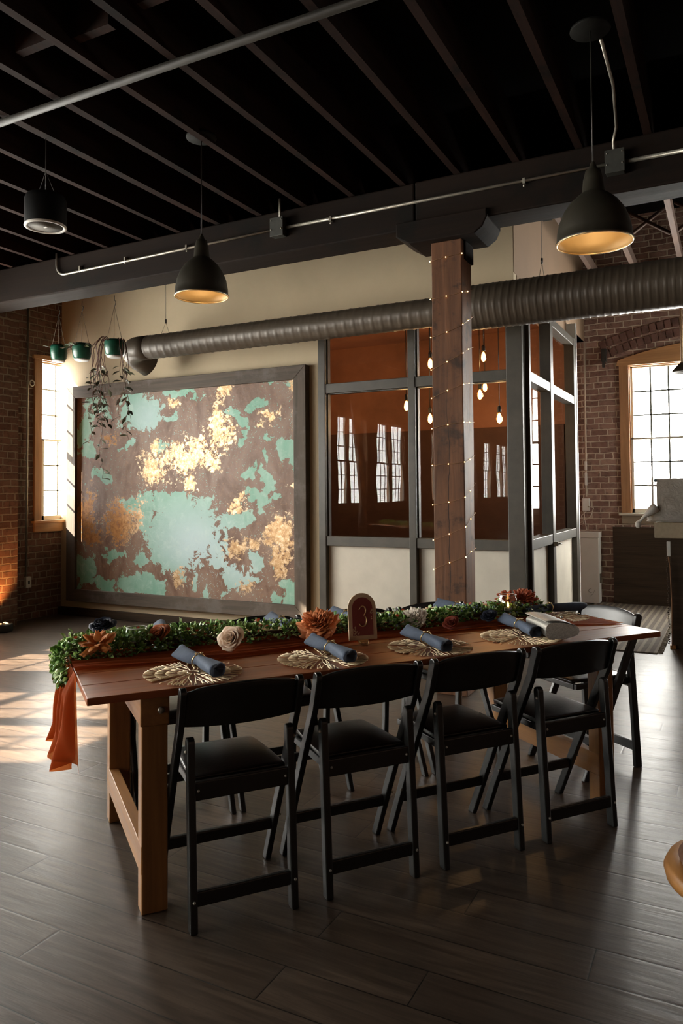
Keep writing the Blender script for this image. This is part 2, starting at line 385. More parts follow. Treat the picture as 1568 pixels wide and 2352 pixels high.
# ================================================================== THE ROOM
XL, XR, YR, YA, YC = -6.95, 3.2, -14.5, 6.3, 9.75
ZC = 3.87
def wall_boxes(mb, a0, a1, z0, z1, holes, put):
    xs = sorted({a0, a1, *[h[0] for h in holes], *[h[1] for h in holes]}); zs = sorted({z0, z1, *[h[2] for h in holes], *[h[3] for h in holes]})
    for i in range(len(xs) - 1):
        run = None
        for j in range(len(zs) - 1):
            cxm, czm = (xs[i] + xs[i + 1]) / 2, (zs[j] + zs[j + 1]) / 2
            hole = any(h[0] < cxm < h[1] and h[2] < czm < h[3] for h in holes)
            if not hole:
                if run is None: run = [zs[j], zs[j + 1]]
                else: run[1] = zs[j + 1]
            if (hole or j == len(zs) - 2) and run is not None:
                put(mb, xs[i], xs[i + 1], run[0], run[1]); run = None

fl = MB().box(XL - .3, XR + .3, YR - .3, YC + .3, -.1, 0); fl.build('floor', M['floor'], kind='structure')
ZB, ZT = 1.09, 2.92
units = [(6.00, 7.50), (3.20, 4.80), (1.05, 2.65), (-1.90, -.30), (-4.06, -2.44), (-7.0, -5.4), (-9.1, -7.5), (-11.4, -9.8), (-13.6, -12.0)]
holesL = [(a, b, ZB, ZT) for a, b in units]
mb = MB(); wall_boxes(mb, YR - .3, YC + .3, 0, 4.9, holesL, lambda m, a, b, z0, z1: m.box(XL - .09, XL, a, b, z0, z1))
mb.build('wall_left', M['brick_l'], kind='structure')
for (a, b) in ((4.88, 5.52), (-.2, .98), (-5.35, -4.2), (-9.75, -9.15)):
    MB().box(XL - .02, XL + .22, a, b, 0, 3.24 if a > 4 else ZC).build('trim_%d' % (1 + len([o for o in COL.objects if o.name.startswith('trim_')])), M['brick_l'], kind='structure')
holesC = [(-1.08, .76, 1.10, 2.90)]
mb = MB(); wall_boxes(mb, XL - .3, XR + .3, 0, 4.9, holesC, lambda m, a, b, z0, z1: m.box(a, b, YC, YC + .12, z0, z1))
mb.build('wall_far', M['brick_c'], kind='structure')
mb = MB(); wall_boxes(mb, YR - .3, YC + .3, 0, 4.9, [(7.5, 8.3, ZB, ZT)], lambda m, a, b, z0, z1: m.box(XR, XR + .09, a, b, z0, z1))  # opening cut for the added right-hand window
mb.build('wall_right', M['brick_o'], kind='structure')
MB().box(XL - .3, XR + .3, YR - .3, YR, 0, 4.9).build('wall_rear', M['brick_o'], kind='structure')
# plaster wall beyond the post, with the glazed partition set into its right part
mb = MB(); wall_boxes(mb, XL, -1.60, .08, ZC + .2, [(-3.485, -1.60, .08, 3.055)], lambda m, a, b, z0, z1: m.box(a, b, YA, YA + .10, z0, z1))
mb.build('wall_back', M['plaster'], kind='structure')
MB().box(XL, -3.49, YA - .05, YA + .1, 0, .085).build('baseboard_back', M['wain'], bevel=.004, kind='structure')
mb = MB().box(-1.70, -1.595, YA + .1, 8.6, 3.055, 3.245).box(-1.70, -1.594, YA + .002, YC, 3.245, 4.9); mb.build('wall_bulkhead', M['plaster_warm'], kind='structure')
mb = MB().box(-2.9, -1.60, 8.60, YC, 3.245, 3.30); mb.build('ceiling_soffit', M['white_ply'], kind='structure')
# inner room behind the partition
MB().box(XL, -1.62, 8.56, 8.66, 0, 3.26).build('wall_inner_back', M['copper_wall'], kind='structure')
MB().box(-4.79, -1.63, 8.53, 8.555, 0, 2.12).build('trim_inner_back', M['inner_shade'], kind='structure')  # dark panel paints the light's fall-off below the bulbs
MB().box(-4.795, -4.77, YA + .1, 8.53, 0, 2.12).build('trim_inner_left', M['inner_shade'], kind='structure')  # same painted shade along the left inner wall
MB().box(-4.9, -4.8, YA + .1, 8.56, 0, 3.3).build('wall_inner_left', M['copper_wall'], kind='structure')
MB().box(-4.9, -1.60, YA + .1, 8.56, 3.22, 3.3).build('ceiling_inner', M['copper_wall'], kind='structure')
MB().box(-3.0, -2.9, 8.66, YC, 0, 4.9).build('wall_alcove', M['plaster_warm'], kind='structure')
# ceilings
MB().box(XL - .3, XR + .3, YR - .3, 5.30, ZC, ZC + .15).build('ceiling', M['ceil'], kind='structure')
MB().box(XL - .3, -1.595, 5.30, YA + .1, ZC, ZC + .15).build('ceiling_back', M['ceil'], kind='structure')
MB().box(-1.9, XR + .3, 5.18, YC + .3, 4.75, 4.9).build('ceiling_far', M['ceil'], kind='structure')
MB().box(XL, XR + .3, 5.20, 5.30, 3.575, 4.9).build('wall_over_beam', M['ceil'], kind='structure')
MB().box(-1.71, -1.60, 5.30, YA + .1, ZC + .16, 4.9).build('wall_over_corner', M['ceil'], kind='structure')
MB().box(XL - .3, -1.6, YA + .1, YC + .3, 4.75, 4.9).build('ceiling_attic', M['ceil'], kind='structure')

# floor joists overhead
k = -17
while k * .406 < XR - .1:
    x = k * .406 + .0
    if x > XL + .08:
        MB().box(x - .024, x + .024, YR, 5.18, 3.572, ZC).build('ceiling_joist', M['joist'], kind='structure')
    k += 1
for x, y0 in ((-3.30, 2.84), (-3.72, 1.5), (-4.52, 1.5), (-5.32, 1.5)):      # sistered joists
    MB().box(x - .02, x + .02, y0, 4.9, 3.60, ZC).build('ceiling_joist', M['joist'], kind='structure')
for x, y in ((-2.72, 2.60), (-2.2, 2.55), (-1.8, 2.6), (-3.0, 2.55)):                    # blocking between joists
    MB().box(x - .15, x + .15, y, y + .05, 3.62, ZC).build('joist_blocking', M['joist'], kind='structure')
# main beam, bolster and post
b = empty('timber_beam', (0, 4.9, 3.24), label='long dark timber ceiling beam running across the room on the post', cat='beam')
MB().box(XL, -1.94, 0, .28, 0, .33).build('beam_length', M['beam'], b, bevel=.012)
MB().box(-1.935, XR, 0, .28, 0, .335).build('beam_length', M['beam'], b, bevel=.012)
mb = MB().prism([(-2.07, .16), (-2.07, .06), (-1.97, 0), (-1.50, 0), (-1.44, .04), (-1.41, .10), (-1.41, .16)], 'y', -.035, .315)
mb.build('timber_bolster', M['beam'], bevel=.008, loc=(0, 4.9, 3.13), label='carved dark timber bolster block between post and beam', cat='bolster')
mb = MB().box(-1.63, -1.595, 4.98, 5.16, 3.0, 3.13).build('post_bracket', M['beam'], bevel=.004, label='small wooden bracket at the right of the post top', cat='bracket')
pm = MB()
def postf(i, j): return None
ring = []
for zi in range(41):
    z = 3.13 * zi / 40
    ring.append(z)
vs = []; fs = []
for z in ring:
    for (x, y) in ((-1.83, 4.93), (-1.757, 4.93), (-1.683, 4.93), (-1.61, 4.93), (-1.61, 5.003), (-1.61, 5.077), (-1.61, 5.15), (-1.683, 5.15), (-1.757, 5.15), (-1.83, 5.15), (-1.83, 5.077), (-1.83, 5.003)):
        n = noise.noise_vector(Vector((x * 3, y * 3, z * 1.6))) * .005
        vs.append((x + n.x, y + n.y, z))
for i in range(len(ring) - 1):
    for q in range(12): fs.append((i * 12 + q, i * 12 + (q + 1) % 12, (i + 1) * 12 + (q + 1) % 12, (i + 1) * 12 + q))
fs += [tuple(range(12))[::-1], tuple(range(len(vs) - 12, len(vs)))]
pm.add(vs, fs, False); pm.build('timber_post', M['post'], bevel=.006, label='rough square timber post wrapped in fairy lights behind the table', cat='post')
# a long drying crack on the post face
# fairy lights: a helix on the four faces
def post_pt(s):       # s: turns
    s = s % 1.0; e = .007
    x0, x1, y0, y1 = -1.83 - e, -1.61 + e, 4.93 - e, 5.15 + e
    q = s * 4
    if q < 1: return (x0 + (x1 - x0) * q, y0)
    if q < 2: return (x1, y0 + (y1 - y0) * (q - 1))
    if q < 3: return (x1 - (x1 - x0) * (q - 2), y1)
    return (x0, y1 - (y1 - y0) * (q - 3))
ft = empty('fairy_light_string', (-1.72, 5.04, .75), label='thin copper fairy light string wound around the timber post', cat='string lights')
turns = 10.0; npt = int(turns * 24); pts = []
for i in range(npt + 1):
    s = i / 24; x, y = post_pt(s); z = .85 + s * .235 + .035 * sin(s * 5.1) + (.04 if 0 else 0); pts.append((x + 1.72, y - 5.04, z - .75))
MB().tube(pts, .0014, 4).build('wire', M['wire'], ft)
for i in range(0, npt, 3):
    p = pts[i]
    if p[1] > .11: continue
    MB().ball(p, .0042, 8).build('bulb', M['fairy'], ft)

# ---------------- windows
def window(idx, origin, rz, w, z0, z1, sashes, cols, arch=False, portal=True, casing=.11, label_struct=True, head=True, left_c=True, right_c=True):
    e = empty('window_%d' % idx, origin, rz, kind='structure')
    mid = (z0 + z1) / 2
    c = MB()
    if left_c: c.box(-casing, 0.0, -.025, .02, z0 - .02, z1 + .03)
    if right_c: c.box(w, w + casing, -.025, .02, z0 - .02, z1 + .03)
    c.box(-.005, .015, 0, .095, z0, z1).box(w - .015, w + .005, 0, .095, z0, z1)
    c.build('casing', M['oak'], e, bevel=.003)
    h = MB().box(0, w, 0, .095, z1 - .012, z1 + .005)
    if arch:
        n = 16; pl = [(-casing - .03, z1), (w + casing + .03, z1)]
        for i in range(n + 1):
            t = 1 - i / n; x = -casing - .01 + (w + 2 * casing + .02) * t; pl.append((x, z1 + .07 + .17 * sin(pi * t) ** .9))
        h.prism(pl, 'y', -.03, .02)
    else:
        h.prism([(-casing - .02, z1), (w + casing + .02, z1), (w + casing + .02, z1 + .04), (w / 2, z1 + .115), (-casing - .02, z1 + .04)], 'y', -.03, .02)
    h.build('head', M['oak_y'], e, bevel=.003)
    MB().box(-casing - .03, w + casing + .03, -.06, .095, z0 - .03, z0).build('sill', M['oak_y'] if not arch else M['sash'], e, bevel=.004)
    MB().box(-casing, w + casing, -.028, .01, z0 - .13, z0 - .03).build('apron', M['oak_y'] if not arch else M['tansill'], e, bevel=.003)
    ns = len(sashes)
    for (a, b_) in sashes:
        s = MB(); fwid = .04
        for (za, zb, y) in ((mid - .015, z1, .045), (z0, mid + .015, .008)):
            s.box(a, a + fwid, y, y + .035, za, zb).box(b_ - fwid, b_, y, y + .035, za, zb)
            s.box(a, b_, y, y + .035, zb - (.03 if zb > mid + .1 else .022), zb).box(a, b_, y, y + .035, za, za + (.05 if za == z0 else .022))
        sash_ = s.build('sash', M['sash'], e, bevel=.002)
        m_ = MB()
        for (za, zb, y) in ((mid, z1 - .03, .055), (z0 + .05, mid, .018)):
            for i in range(1, cols):
                x = a + fwid + (b_ - a - 2 * fwid) * i / cols; m_.box(x - .010, x + .010, y, y + .012, za, zb)
            for i in range(1, 3):
                z = za + (zb - za) * i / 3; m_.box(a + fwid, b_ - fwid, y, y + .012, z - .009, z + .009)
        m_.build('muntin', M['muntin'], sash_)
        MB().add([(a + fwid, .042, z0 + .04), (b_ - fwid, .042, z0 + .04), (b_ - fwid, .042, z1 - .02), (a + fwid, .042, z1 - .02)], [(0, 1, 2, 3)]).build('pane', M['glass'], sash_)
    if ns == 2:
        x0, x1 = sashes[0][1], sashes[1][0]; MB().box(x0, x1, .0, .09, z0, z1).build('mullion', M['oak'], e, bevel=.002)
    if portal:
        l = bpy.data.lights.new('portal_%d' % idx, 'AREA'); l.shape = 'RECTANGLE'; l.size = w; l.size_y = z1 - z0; l.cycles.is_portal = True
        lo = bpy.data.objects.new('portal_%d' % idx, l); COL.objects.link(lo); lo.parent = e
        lo.location = (w / 2, .11, (z0 + z1) / 2); lo.rotation_euler = (R(-90), 0, 0)
    return e
for i, (a, b_) in enumerate(units):
    w = b_ - a
    window(i + 1, (XL, a, 0), R(90), w, ZB, ZT, [(.02, w / 2 - .04), (w / 2 + .04, w - .02)], 3, casing=.10)
window(len(units) + 2, (XR, 8.3, 0), R(-90), .8, ZB, ZT, [(.02, .78)], 3, casing=.10)  # added unseen window on the right wall, lights the far corner
window(len(units) + 1, (-1.08, YC, 0), 0, 1.84, 1.10, 2.90, [(0.0, .885), (.955, 1.84)], 4, arch=True, casing=.11)
# brick arch over the far window
mb = MB(); cxw = -.16; rad = 3.3; zc0 = 3.20 - rad
for row in range(2):
    r0 = rad + .02 + row * .125; n = 30
    for i in range(n):
        th = (i - n / 2 + .5) * .0245 * 1.0; s_ = .036
        Mx = Matrix.Translation((cxw + sin(th) * r0, YC - .006, zc0 + cos(th) * r0)) @ Matrix.Rotation(th, 4, 'Y')
        if abs(sin(th) * r0) < 1.22: mb.box(-s_, s_, -.006, .01, 0, .105 if row else .10, Mx)
mb.build('trim_arch', paint('arch_brick', (.13, .068, .052), .9, 0, var=.45, scale=9, bump=.5), bevel=.006, kind='structure')
MB().box(-1.29, XR, YC - .07, YC, 0, .93).build('wainscot_panel', M['wain'], bevel=.004, kind='structure')

# ================================================================== GLAZED PARTITION
pt_ = empty('glazed_partition', (-1.53, YA, 0), label='dark steel framed glass partition with pale lower panels behind the post', cat='partition')
P = lambda n, m, mb, **k: mb.build(n, m, pt_, **k)
d0, d1 = -.03, .07
X0 = -3.485 + 1.53
for nm, a, b_ in (('stile', X0, X0 + .075), ('stile', X0 + .923, X0 + .991), ('corner_stile', -.135, 0.0)):
    P(nm, M['steel'], MB().box(a, b_, d0 - .01, d1, 0, 3.055), bevel=.004)
for z0, z1 in ((0, .12), (.88, .972), (2.325, 2.417), (2.975, 3.055)):
    P('rail', M['steel'], MB().box(X0 + .06, -.12, d0, d1, z0, z1), bevel=.004)
for a, b_ in ((X0 + .075, X0 + .923), (X0 + .991, -.135)):
    P('lower_panel', M['white_ply'], MB().box(a, b_, .02, .05, .1, .9))
    for z0, z1 in ((.96, 2.33), (2.41, 2.985)):
        P('pane', M['pglass'], MB().add([(a, .03, z0), (b_, .03, z0), (b_, .03, z1), (a, .03, z1)], [(0, 1, 2, 3)]))
        fr = MB().box(a, a + .012, 0, .05, z0, z1).box(b_ - .012, b_, 0, .05, z0, z1).box(a, b_, 0, .05, z0, z0 + .012).box(a, b_, 0, .05, z1 - .012, z1)
        P('glazing_bead', M['steel'], fr)
for nm, a, b_ in (('stile', .07, .13), ('stile', .93, 1.05), ('stile', 2.14, 2.27)):
    P(nm, M['steel'], MB().box(-.07, .035, a, b_, 0, 3.055), bevel=.004)
for z0, z1 in ((0, .12), (.88, .972), (2.325, 2.41), (2.975, 3.055)):
    P('side_rail', M['steel'], MB().box(-.07, .03, .1, 2.2, z0, z1), bevel=.004)
for a, b_ in ((.13, .93), (1.05, 2.14)):
    P('side_lower_panel', M['white_ply'], MB().box(-.045, -.02, a, b_, .1, .9))
    for z0, z1 in ((.96, 2.33), (2.41, 2.985)):
        P('side_pane', M['pglass'], MB().add([(-.03, a, z0), (-.03, b_, z0), (-.03, b_, z1), (-.03, a, z1)], [(0, 1, 2, 3)]))
P('door_latch', M['conduit'], MB().box(.03, .07, .95, .99, .86, .90).tube([(.07, .97, .88), (.09, 1.03, .88), (.07, 1.08, .875)], .007), label='small metal latch on the side rail')
P('edge_trim', M['white'], MB().box(-.08, .04, 2.27, 2.30, 0, 3.24), label='pale edge strip at the open end')

# hanging filament bulbs of the inner room
for q, (x, y, z) in enumerate(((-2.62, 7.0, 2.66), (-2.227, 7.5, 2.77), (-2.334, 7.9, 2.515), (-2.27, 7.5, 2.382), (-2.741, 7.3, 2.143), (-1.96, 7.1, 2.09), (-2.9, 7.05, 2.26), (-4.3, 7.4, 2.7))):
    lab = ['leftmost high filament bulb hanging inside, just left of the post', 'highest filament bulb inside, right of the post', 'small filament bulb below the transom, farthest behind',
           'filament bulb just below and left of the middle pair right of the post', 'low filament bulb left of the post', 'lowest filament bulb inside, right of the post near the corner stile',
           'filament bulb beside the first stile from the left', 'added filament bulb unseen behind the plaster wall, for the inner glow'][q]
    e = empty('filament_bulb', (x, y, z), label=lab, cat='light bulb', group='filament bulbs hanging inside the glazed room')
    MB().lathe([(.001, -.062), (.018, -.055), (.031, -.03), (.032, -.01), (.022, .03), (.015, .05), (.014, .055)], 16).build('glass_envelope', glass_mat('amber_glass', 1.4, (1, .72, .4)) if q == 0 else bpy.data.materials['amber_glass'], e)
    MB().lathe([(.001, -.056), (.018, -.048), (.025, -.022), (.020, .015), (.010, .040), (.001, .045)], 12).build('filament', M['bulb'], e)
    MB().lathe([(.017, .05), (.019, .06), (.019, .10), (.008, .115)], 12).build('socket', M['blackmetal'], e)
    MB().tube([(0, 0, .11), (0, 0, 3.21 - z)], .004, 6).build('cord', M['blackmetal'], e)
    l = bpy.data.lights.new('bulb_light', 'POINT'); l.energy = 4 if q < 7 else 10; l.color = (1, .55, .22); l.shadow_soft_size = .03  # last bulb is an added, unseen source for the inner glow
    lo = bpy.data.objects.new('bulb_light', l); COL.objects.link(lo); lo.parent = e; lo.location = (0, 0, -.1)

# ================================================================== CEILING SERVICES
def duct(name, label, x0, x1, y, z, r, pitch, amp, elbow=False, hang=()):
    e = empty(name, (x0, y, z), label=label, cat='duct', group=None)
    L = x1 - x0; prof = []; t = 0; step = pitch / 6
    vs = []; fs = []; seg = 40; n = int(L / step) + 1
    for i in range(n + 1):
        x = min(L, i * step)
        for k_ in range(seg):
            th = 2 * pi * k_ / seg
            ph = ((x + (th / (2 * pi)) * pitch) / pitch) % 1.0
            rr = r + (amp if ph < .16 else 0)
            vs.append((x, cos(th) * rr, sin(th) * rr))
    for i in range(n):
        for k_ in range(seg): fs.append((i * seg + k_, i * seg + (k_ + 1) % seg, (i + 1) * seg + (k_ + 1) % seg, (i + 1) * seg + k_))
    fs.append(tuple(range(n * seg, n * seg + seg)))
    MB().add(vs, fs, True).build('duct_pipe', M['duct'], e)
    if elbow:
        pts = []; rad_ = .17
        for i in range(9):
            a = R(100) * i / 8; pts.append((-rad_ * sin(a) * 1.0 + 0, rad_ * (1 - cos(a)), -.035 * (i / 8) ** 2 * 2))
        MB().tube([(.12, 0, 0), (.0, 0, 0)] + pts[1:] + [(pts[-1][0] + .03, pts[-1][1] + .1, pts[-1][2] - .05)], r + .003, 32, False).build('elbow', M['duct'], e, solid=.003)
    for hx in hang:
        h = MB().tube([(hx, 0, r + .11), (hx, 0, 3.87 - z + (.9 if hx > 0 and not elbow else 0))], .002, 5).tube([(hx, -r * .6, r * .8), (hx, 0, r + .11), (hx, r * .6, r * .8)], .0018, 5).lathe([(.009, r + .10), (.009, r + .14)], 8, Matrix.Translation((hx, 0, 0)))
        h.build('hanger_wire', M['blackmetal'], e)
    return e
duct('air_duct', 'slim brown round air duct hung along the cream wall', -5.20, -1.94, 5.7, 2.832, .116, .085, .0035, True, (.33,))
duct('air_duct', 'thick ribbed brown round air duct running right from the post', -1.95, XR, 5.7, 2.83, .174, .052, .0032, False, (.72, 2.2))
MB().tube([(XL, 2.90, 3.54), (XR, 2.90, 3.54)], .021, 16).build('ceiling_pipe', M['pipe'], label='long dull steel pipe crossing under the joists', cat='pipe')

ec = empty('electrical_conduit', (-5.46, 4.885, 3.40), label='shiny galvanised conduit running along the face of the beam', cat='conduit')
def loc(e, pts): return [tuple(Vector(p) - e.location) for p in pts]
bend = [(-5.458, 4.885, 3.60), (-5.458, 4.885, 3.49)] + [(-5.458 + .10 * (1 - cos(a)), 4.885, 3.49 - .095 * sin(a)) for a in [R(x) for x in (15, 30, 45, 60, 75, 90)]]
MB().tube(loc(ec, bend + [(-4.2, 4.885, 3.41), (-3.10, 4.885, 3.425)]), .011, 10).build('conduit_run', M['conduit'], ec)
MB().tube(loc(ec, [(-2.99, 4.885, 3.425), (-1.9, 4.885, 3.425), (-.64, 4.885, 3.425)]), .011, 10).build('conduit_run', M['conduit'], ec)
MB().tube(loc(ec, [(-.54, 4.885, 3.42), (1, 4.885, 3.415), (XR, 4.885, 3.41)]), .013, 10).build('conduit_run', M['conduit'], ec)
MB().tube(loc(ec, [(-3.045, 4.885, 3.49), (-3.045, 4.885, 3.66)]), .009, 8).build('riser', M['conduit'], ec)
MB().tube(loc(ec, [(-.595, 4.87, 3.48), (-.60, 4.87, 3.56), (-.57, 4.78, 3.60), (-.52, 4.26, 3.60), (-.515, 3.80, 3.60)]), .009, 8).build('riser', M['conduit'], ec)
for x in (-5.16, -4.62, -3.95, -2.60, -1.16, .2):
    MB().box(-.008, .008, -.016, .012, -.02, .016, Matrix.Translation(Vector((x, 4.885, 3.423)) - ec.location)).tube(loc(ec, [(x, 4.885, 3.40), (x, 4.88, 3.385)]), .007, 6).build('strap', M['conduit'], ec)
for x, z in ((-3.045, 3.425), (-.59, 3.418)):
    j = empty('junction_box', (x, 4.87, z), label='square grey junction box on the beam %s' % ('left of the post' if x < -1 else 'above the right pendant lamp'), cat='junction box', group='junction boxes on the beam')
    MB().box(-.055, .055, -.035, .03, -.07, .07).build('box_body', M['jbox'], j, bevel=.005)
    cpl = MB().box(-.058, .058, -.041, -.034, -.072, .072).build('cover_plate', M['jbox'], j, bevel=.002)
    s = MB()
    for a in (-.045, .045): s.ball((a, -.043, -.02), .006, 8).ball((a, -.043, .05), .005, 8)
    s.build('screws', M['conduit'], cpl)

def pendant(x, y, zb, r, h, label, canopy_z=3.60):
    e = empty('pendant_lamp', (x, y, zb), label=label, cat='pendant lamp', group='dark dome pendant lamps')
    k_ = h / .385
    prof = [(.175, 0), (.178, .006), (.172, .012), (.170, .05), (.160, .10), (.140, .148), (.110, .19), (.075, .222), (.056, .236), (.052, .24), (.046, .30), (.034, .345), (.022, .35), (.012, .375), (.008, .385)]
    prof = [(a * r / .175, z * k_) for a, z in prof]
    shd = MB().shell(prof, 48).build('lamp_shade', M['shade'], e)
    inn = [(a * .965 - .001, z) for a, z in prof[:9]]
    inn = [(prof[0][0] * .99, .004)] + inn[2:] + [(.012, prof[8][1] + .002)]
    MB().shell(inn, 48).build('shade_lining', M['shade_in'], shd, label='gold lining')
    MB().tube([(r * .985 * cos(t), r * .985 * sin(t), .0) for t in [2 * pi * i / 48 for i in range(49)]], .004, 6, False).build('rim', M['gold'], shd)
    MB().ball((0, 0, .14 * k_), .03, 16).build('bulb', M['lampbulb'], e)
    MB().lathe([(.018, .16 * k_), (.02, .22 * k_)], 12).build('bulb_socket', M['white'], e)
    MB().tube([(0, 0, .38 * k_), (0, 0, canopy_z - zb)], .0035, 6).build('cord', M['blackmetal'], e)
    MB().lathe([(.092, canopy_z - zb - .012), (.095, canopy_z - zb - .006), (.092, canopy_z - zb + .004)], 32).build('canopy', M['matte'], e)
    l = bpy.data.lights.new('pendant_light', 'POINT'); l.energy = .75; l.color = (1, .76, .46); l.shadow_soft_size = .03
    lo = bpy.data.objects.new('pendant_light', l); COL.objects.link(lo); lo.parent = e; lo.location = (0, 0, .08)
    return e
pendant(-.548, 3.685, 2.562, .175, .39, 'large dark dome pendant lamp with gold lining at upper right')
pendant(-2.866, 3.685, 2.60, .165, .39, 'dark dome pendant lamp with gold lining at upper left, before the duct')
# hanging ceiling speaker
e = empty('hanging_speaker', (-3.685, 3.21, 3.03), label='black cylindrical speaker hanging from the joists at upper left', cat='speaker')
MB().lathe([(.118, 0), (.122, .006), (.122, .16), (.11, .185), (.03, .195)], 40).build('housing', M['speaker'], e)
MB().shell([(.122, .004), (.124, -.006), (.112, -.010), (.102, -.004)], 40).build('bezel', M['ring'], e)
MB().lathe([(.102, -.003), (.0005, -.005)], 32).build('grille', M['grille'], e)
MB().box(-.012, .012, -.005, .005, -.008, -.004).build('badge', M['ring'], e)
MB().tube([(0, 0, .19), (0, 0, .57)], .003, 6).tube([(-.09, 0, .17), (0, 0, .34), (.09, 0, .17)], .002, 5).build('suspension_cable', M['blackmetal'], e)

# roof joists and braces beyond the beam
for x in (-1.39, -.94, -.445, .05, .5, .95, 1.4, 1.9, 2.4):
    MB().box(x - .025, x + .025, 5.3, YC, 3.94, 4.06).build('roof_joist', M['rafter'], kind='structure')
for x in (-1.39, -.94, -.445, .05):
    for y in (6.6, 8.3):
        MB().tube([(x, y, 4.0), (x + .45, y + .1, 4.35)], .02, 4).build('roof_brace', M['rafter'], kind='structure')
        MB().tube([(x + .45, y, 4.0), (x, y + .1, 4.35)], .02, 4).build('roof_brace', M['rafter'], kind='structure')
MB().box(-1.50, -1.42, 6.9, 7.05, 3.90, 4.0).build('trim_cleat', M['ceil'], kind='structure')

# ================================================================== LEFT WALL DETAILS
wc = empty('wall_conduit', (XL, 5.80, .48), label='thin vertical metal conduit on the left brick wall', cat='conduit')
MB().tube([(.02, 0, 0), (.02, .005, 3.30)], .011, 8).build('conduit_run', M['conduit'], wc)
MB().tube([(.03 + .0, .02 + .032 + .032 * cos(t), 2.15 + .032 * sin(t)) for t in [2 * pi * i / 20 for i in range(21)]], .007, 6, False).build('ring_clip', M['white'], wc)
ob = empty('outlet_box', (XL, 5.815, .415), label='white electrical outlet box low on the left brick wall', cat='outlet')
MB().box(0, .045, -.035, .035, -.06, .06).build('outlet_body', M['white'], ob, bevel=.004)
MB().box(.045, .048, -.010, .010, -.018, .018).build('switch', M['blackmetal'], ob)
ul = empty('floor_uplight', (-6.58, 5.22, 0), label='black floor uplight with amber lamps at the foot of the brick pier', cat='uplight')
MB().lathe([(.09, 0), (.10, .01), (.10, .07), (.09, .085), (.088, .08)], 24).build('housing', M['blackmetal'], ul)
for i in range(4):
    a = i * pi / 2 + .4; MB().lathe([(.017, .083), (.014, .088), (.001, .089)], 10, Matrix.Translation((.045 * cos(a), .045 * sin(a), 0))).build('lamp_lens', emis('amber_lens', (1, .62, .25), 4) if i == 0 else bpy.data.materials['amber_lens'], ul)
l = bpy.data.lights.new('uplight_lamp', 'SPOT'); l.energy = 60; l.color = (1, .38, .10); l.spot_size = R(75); l.spot_blend = .8; l.shadow_soft_size = .05
lo = bpy.data.objects.new('uplight_lamp', l); COL.objects.link(lo); lo.parent = ul; lo.location = (0, 0, .1); lo.rotation_euler = Vector((-.22, .10, 1)).to_track_quat('-Z', 'Y').to_euler()

# drape on the left wall, seen only mirrored in the partition glass
mb = MB()
def drp(i, j):
    z = 3.5 * j; a = (1 - min(1, abs(z - 1.3) / 1.3)) if z < 1.3 else max(0, 1 - (z - 1.3) / 2.2); w = .42 - .30 * a
    return (.10 + .04 * sin(i * 26), (i - .5) * w + (.35 if z > 1.3 else 0) * ((z - 1.3) / 2.2 if z > 1.3 else 0), z)
mb.grid(40, 24, drp); mb.build('tied_drape', M['drape'], solid=.004, loc=(XL + .25, -1.0, .02), label='tied cream drape on the left wall, seen mirrored in the glass', cat='curtain')

# ---------------- hanging plants
def leaf_pts(L, W_, fold=.25):
    return [(0, 0, 0), (-W_, L * .45, fold * W_), (0, L * .5, 0), (W_, L * .45, fold * W_), (-W_ * .6, L * .8, fold * W_), (0, L * .85, -.05 * L), (W_ * .6, L * .8, fold * W_), (0, L, -.12 * L)]
LF = [(0, 2, 1), (0, 3, 2), (1, 2, 5, 4), (2, 3, 6, 5), (4, 5, 7), (5, 6, 7)]
def frame(pos, d, upv=None, roll=0):
    d = Vector(d).normalized(); u_ = Vector(upv) if upv else Vector((0, 0, 1))
    if abs(d.dot(u_)) > .95: u_ = Vector((1, 0, 0))
    x = d.cross(u_).normalized(); z = x.cross(d)
    if roll: 
        q = Matrix.Rotation(roll, 3, d); x = q @ x; z = q @ z
    return Matrix(((x.x, d.x, z.x, pos[0]), (x.y, d.y, z.y, pos[1]), (x.z, d.z, z.z, pos[2]), (0, 0, 0, 1)))
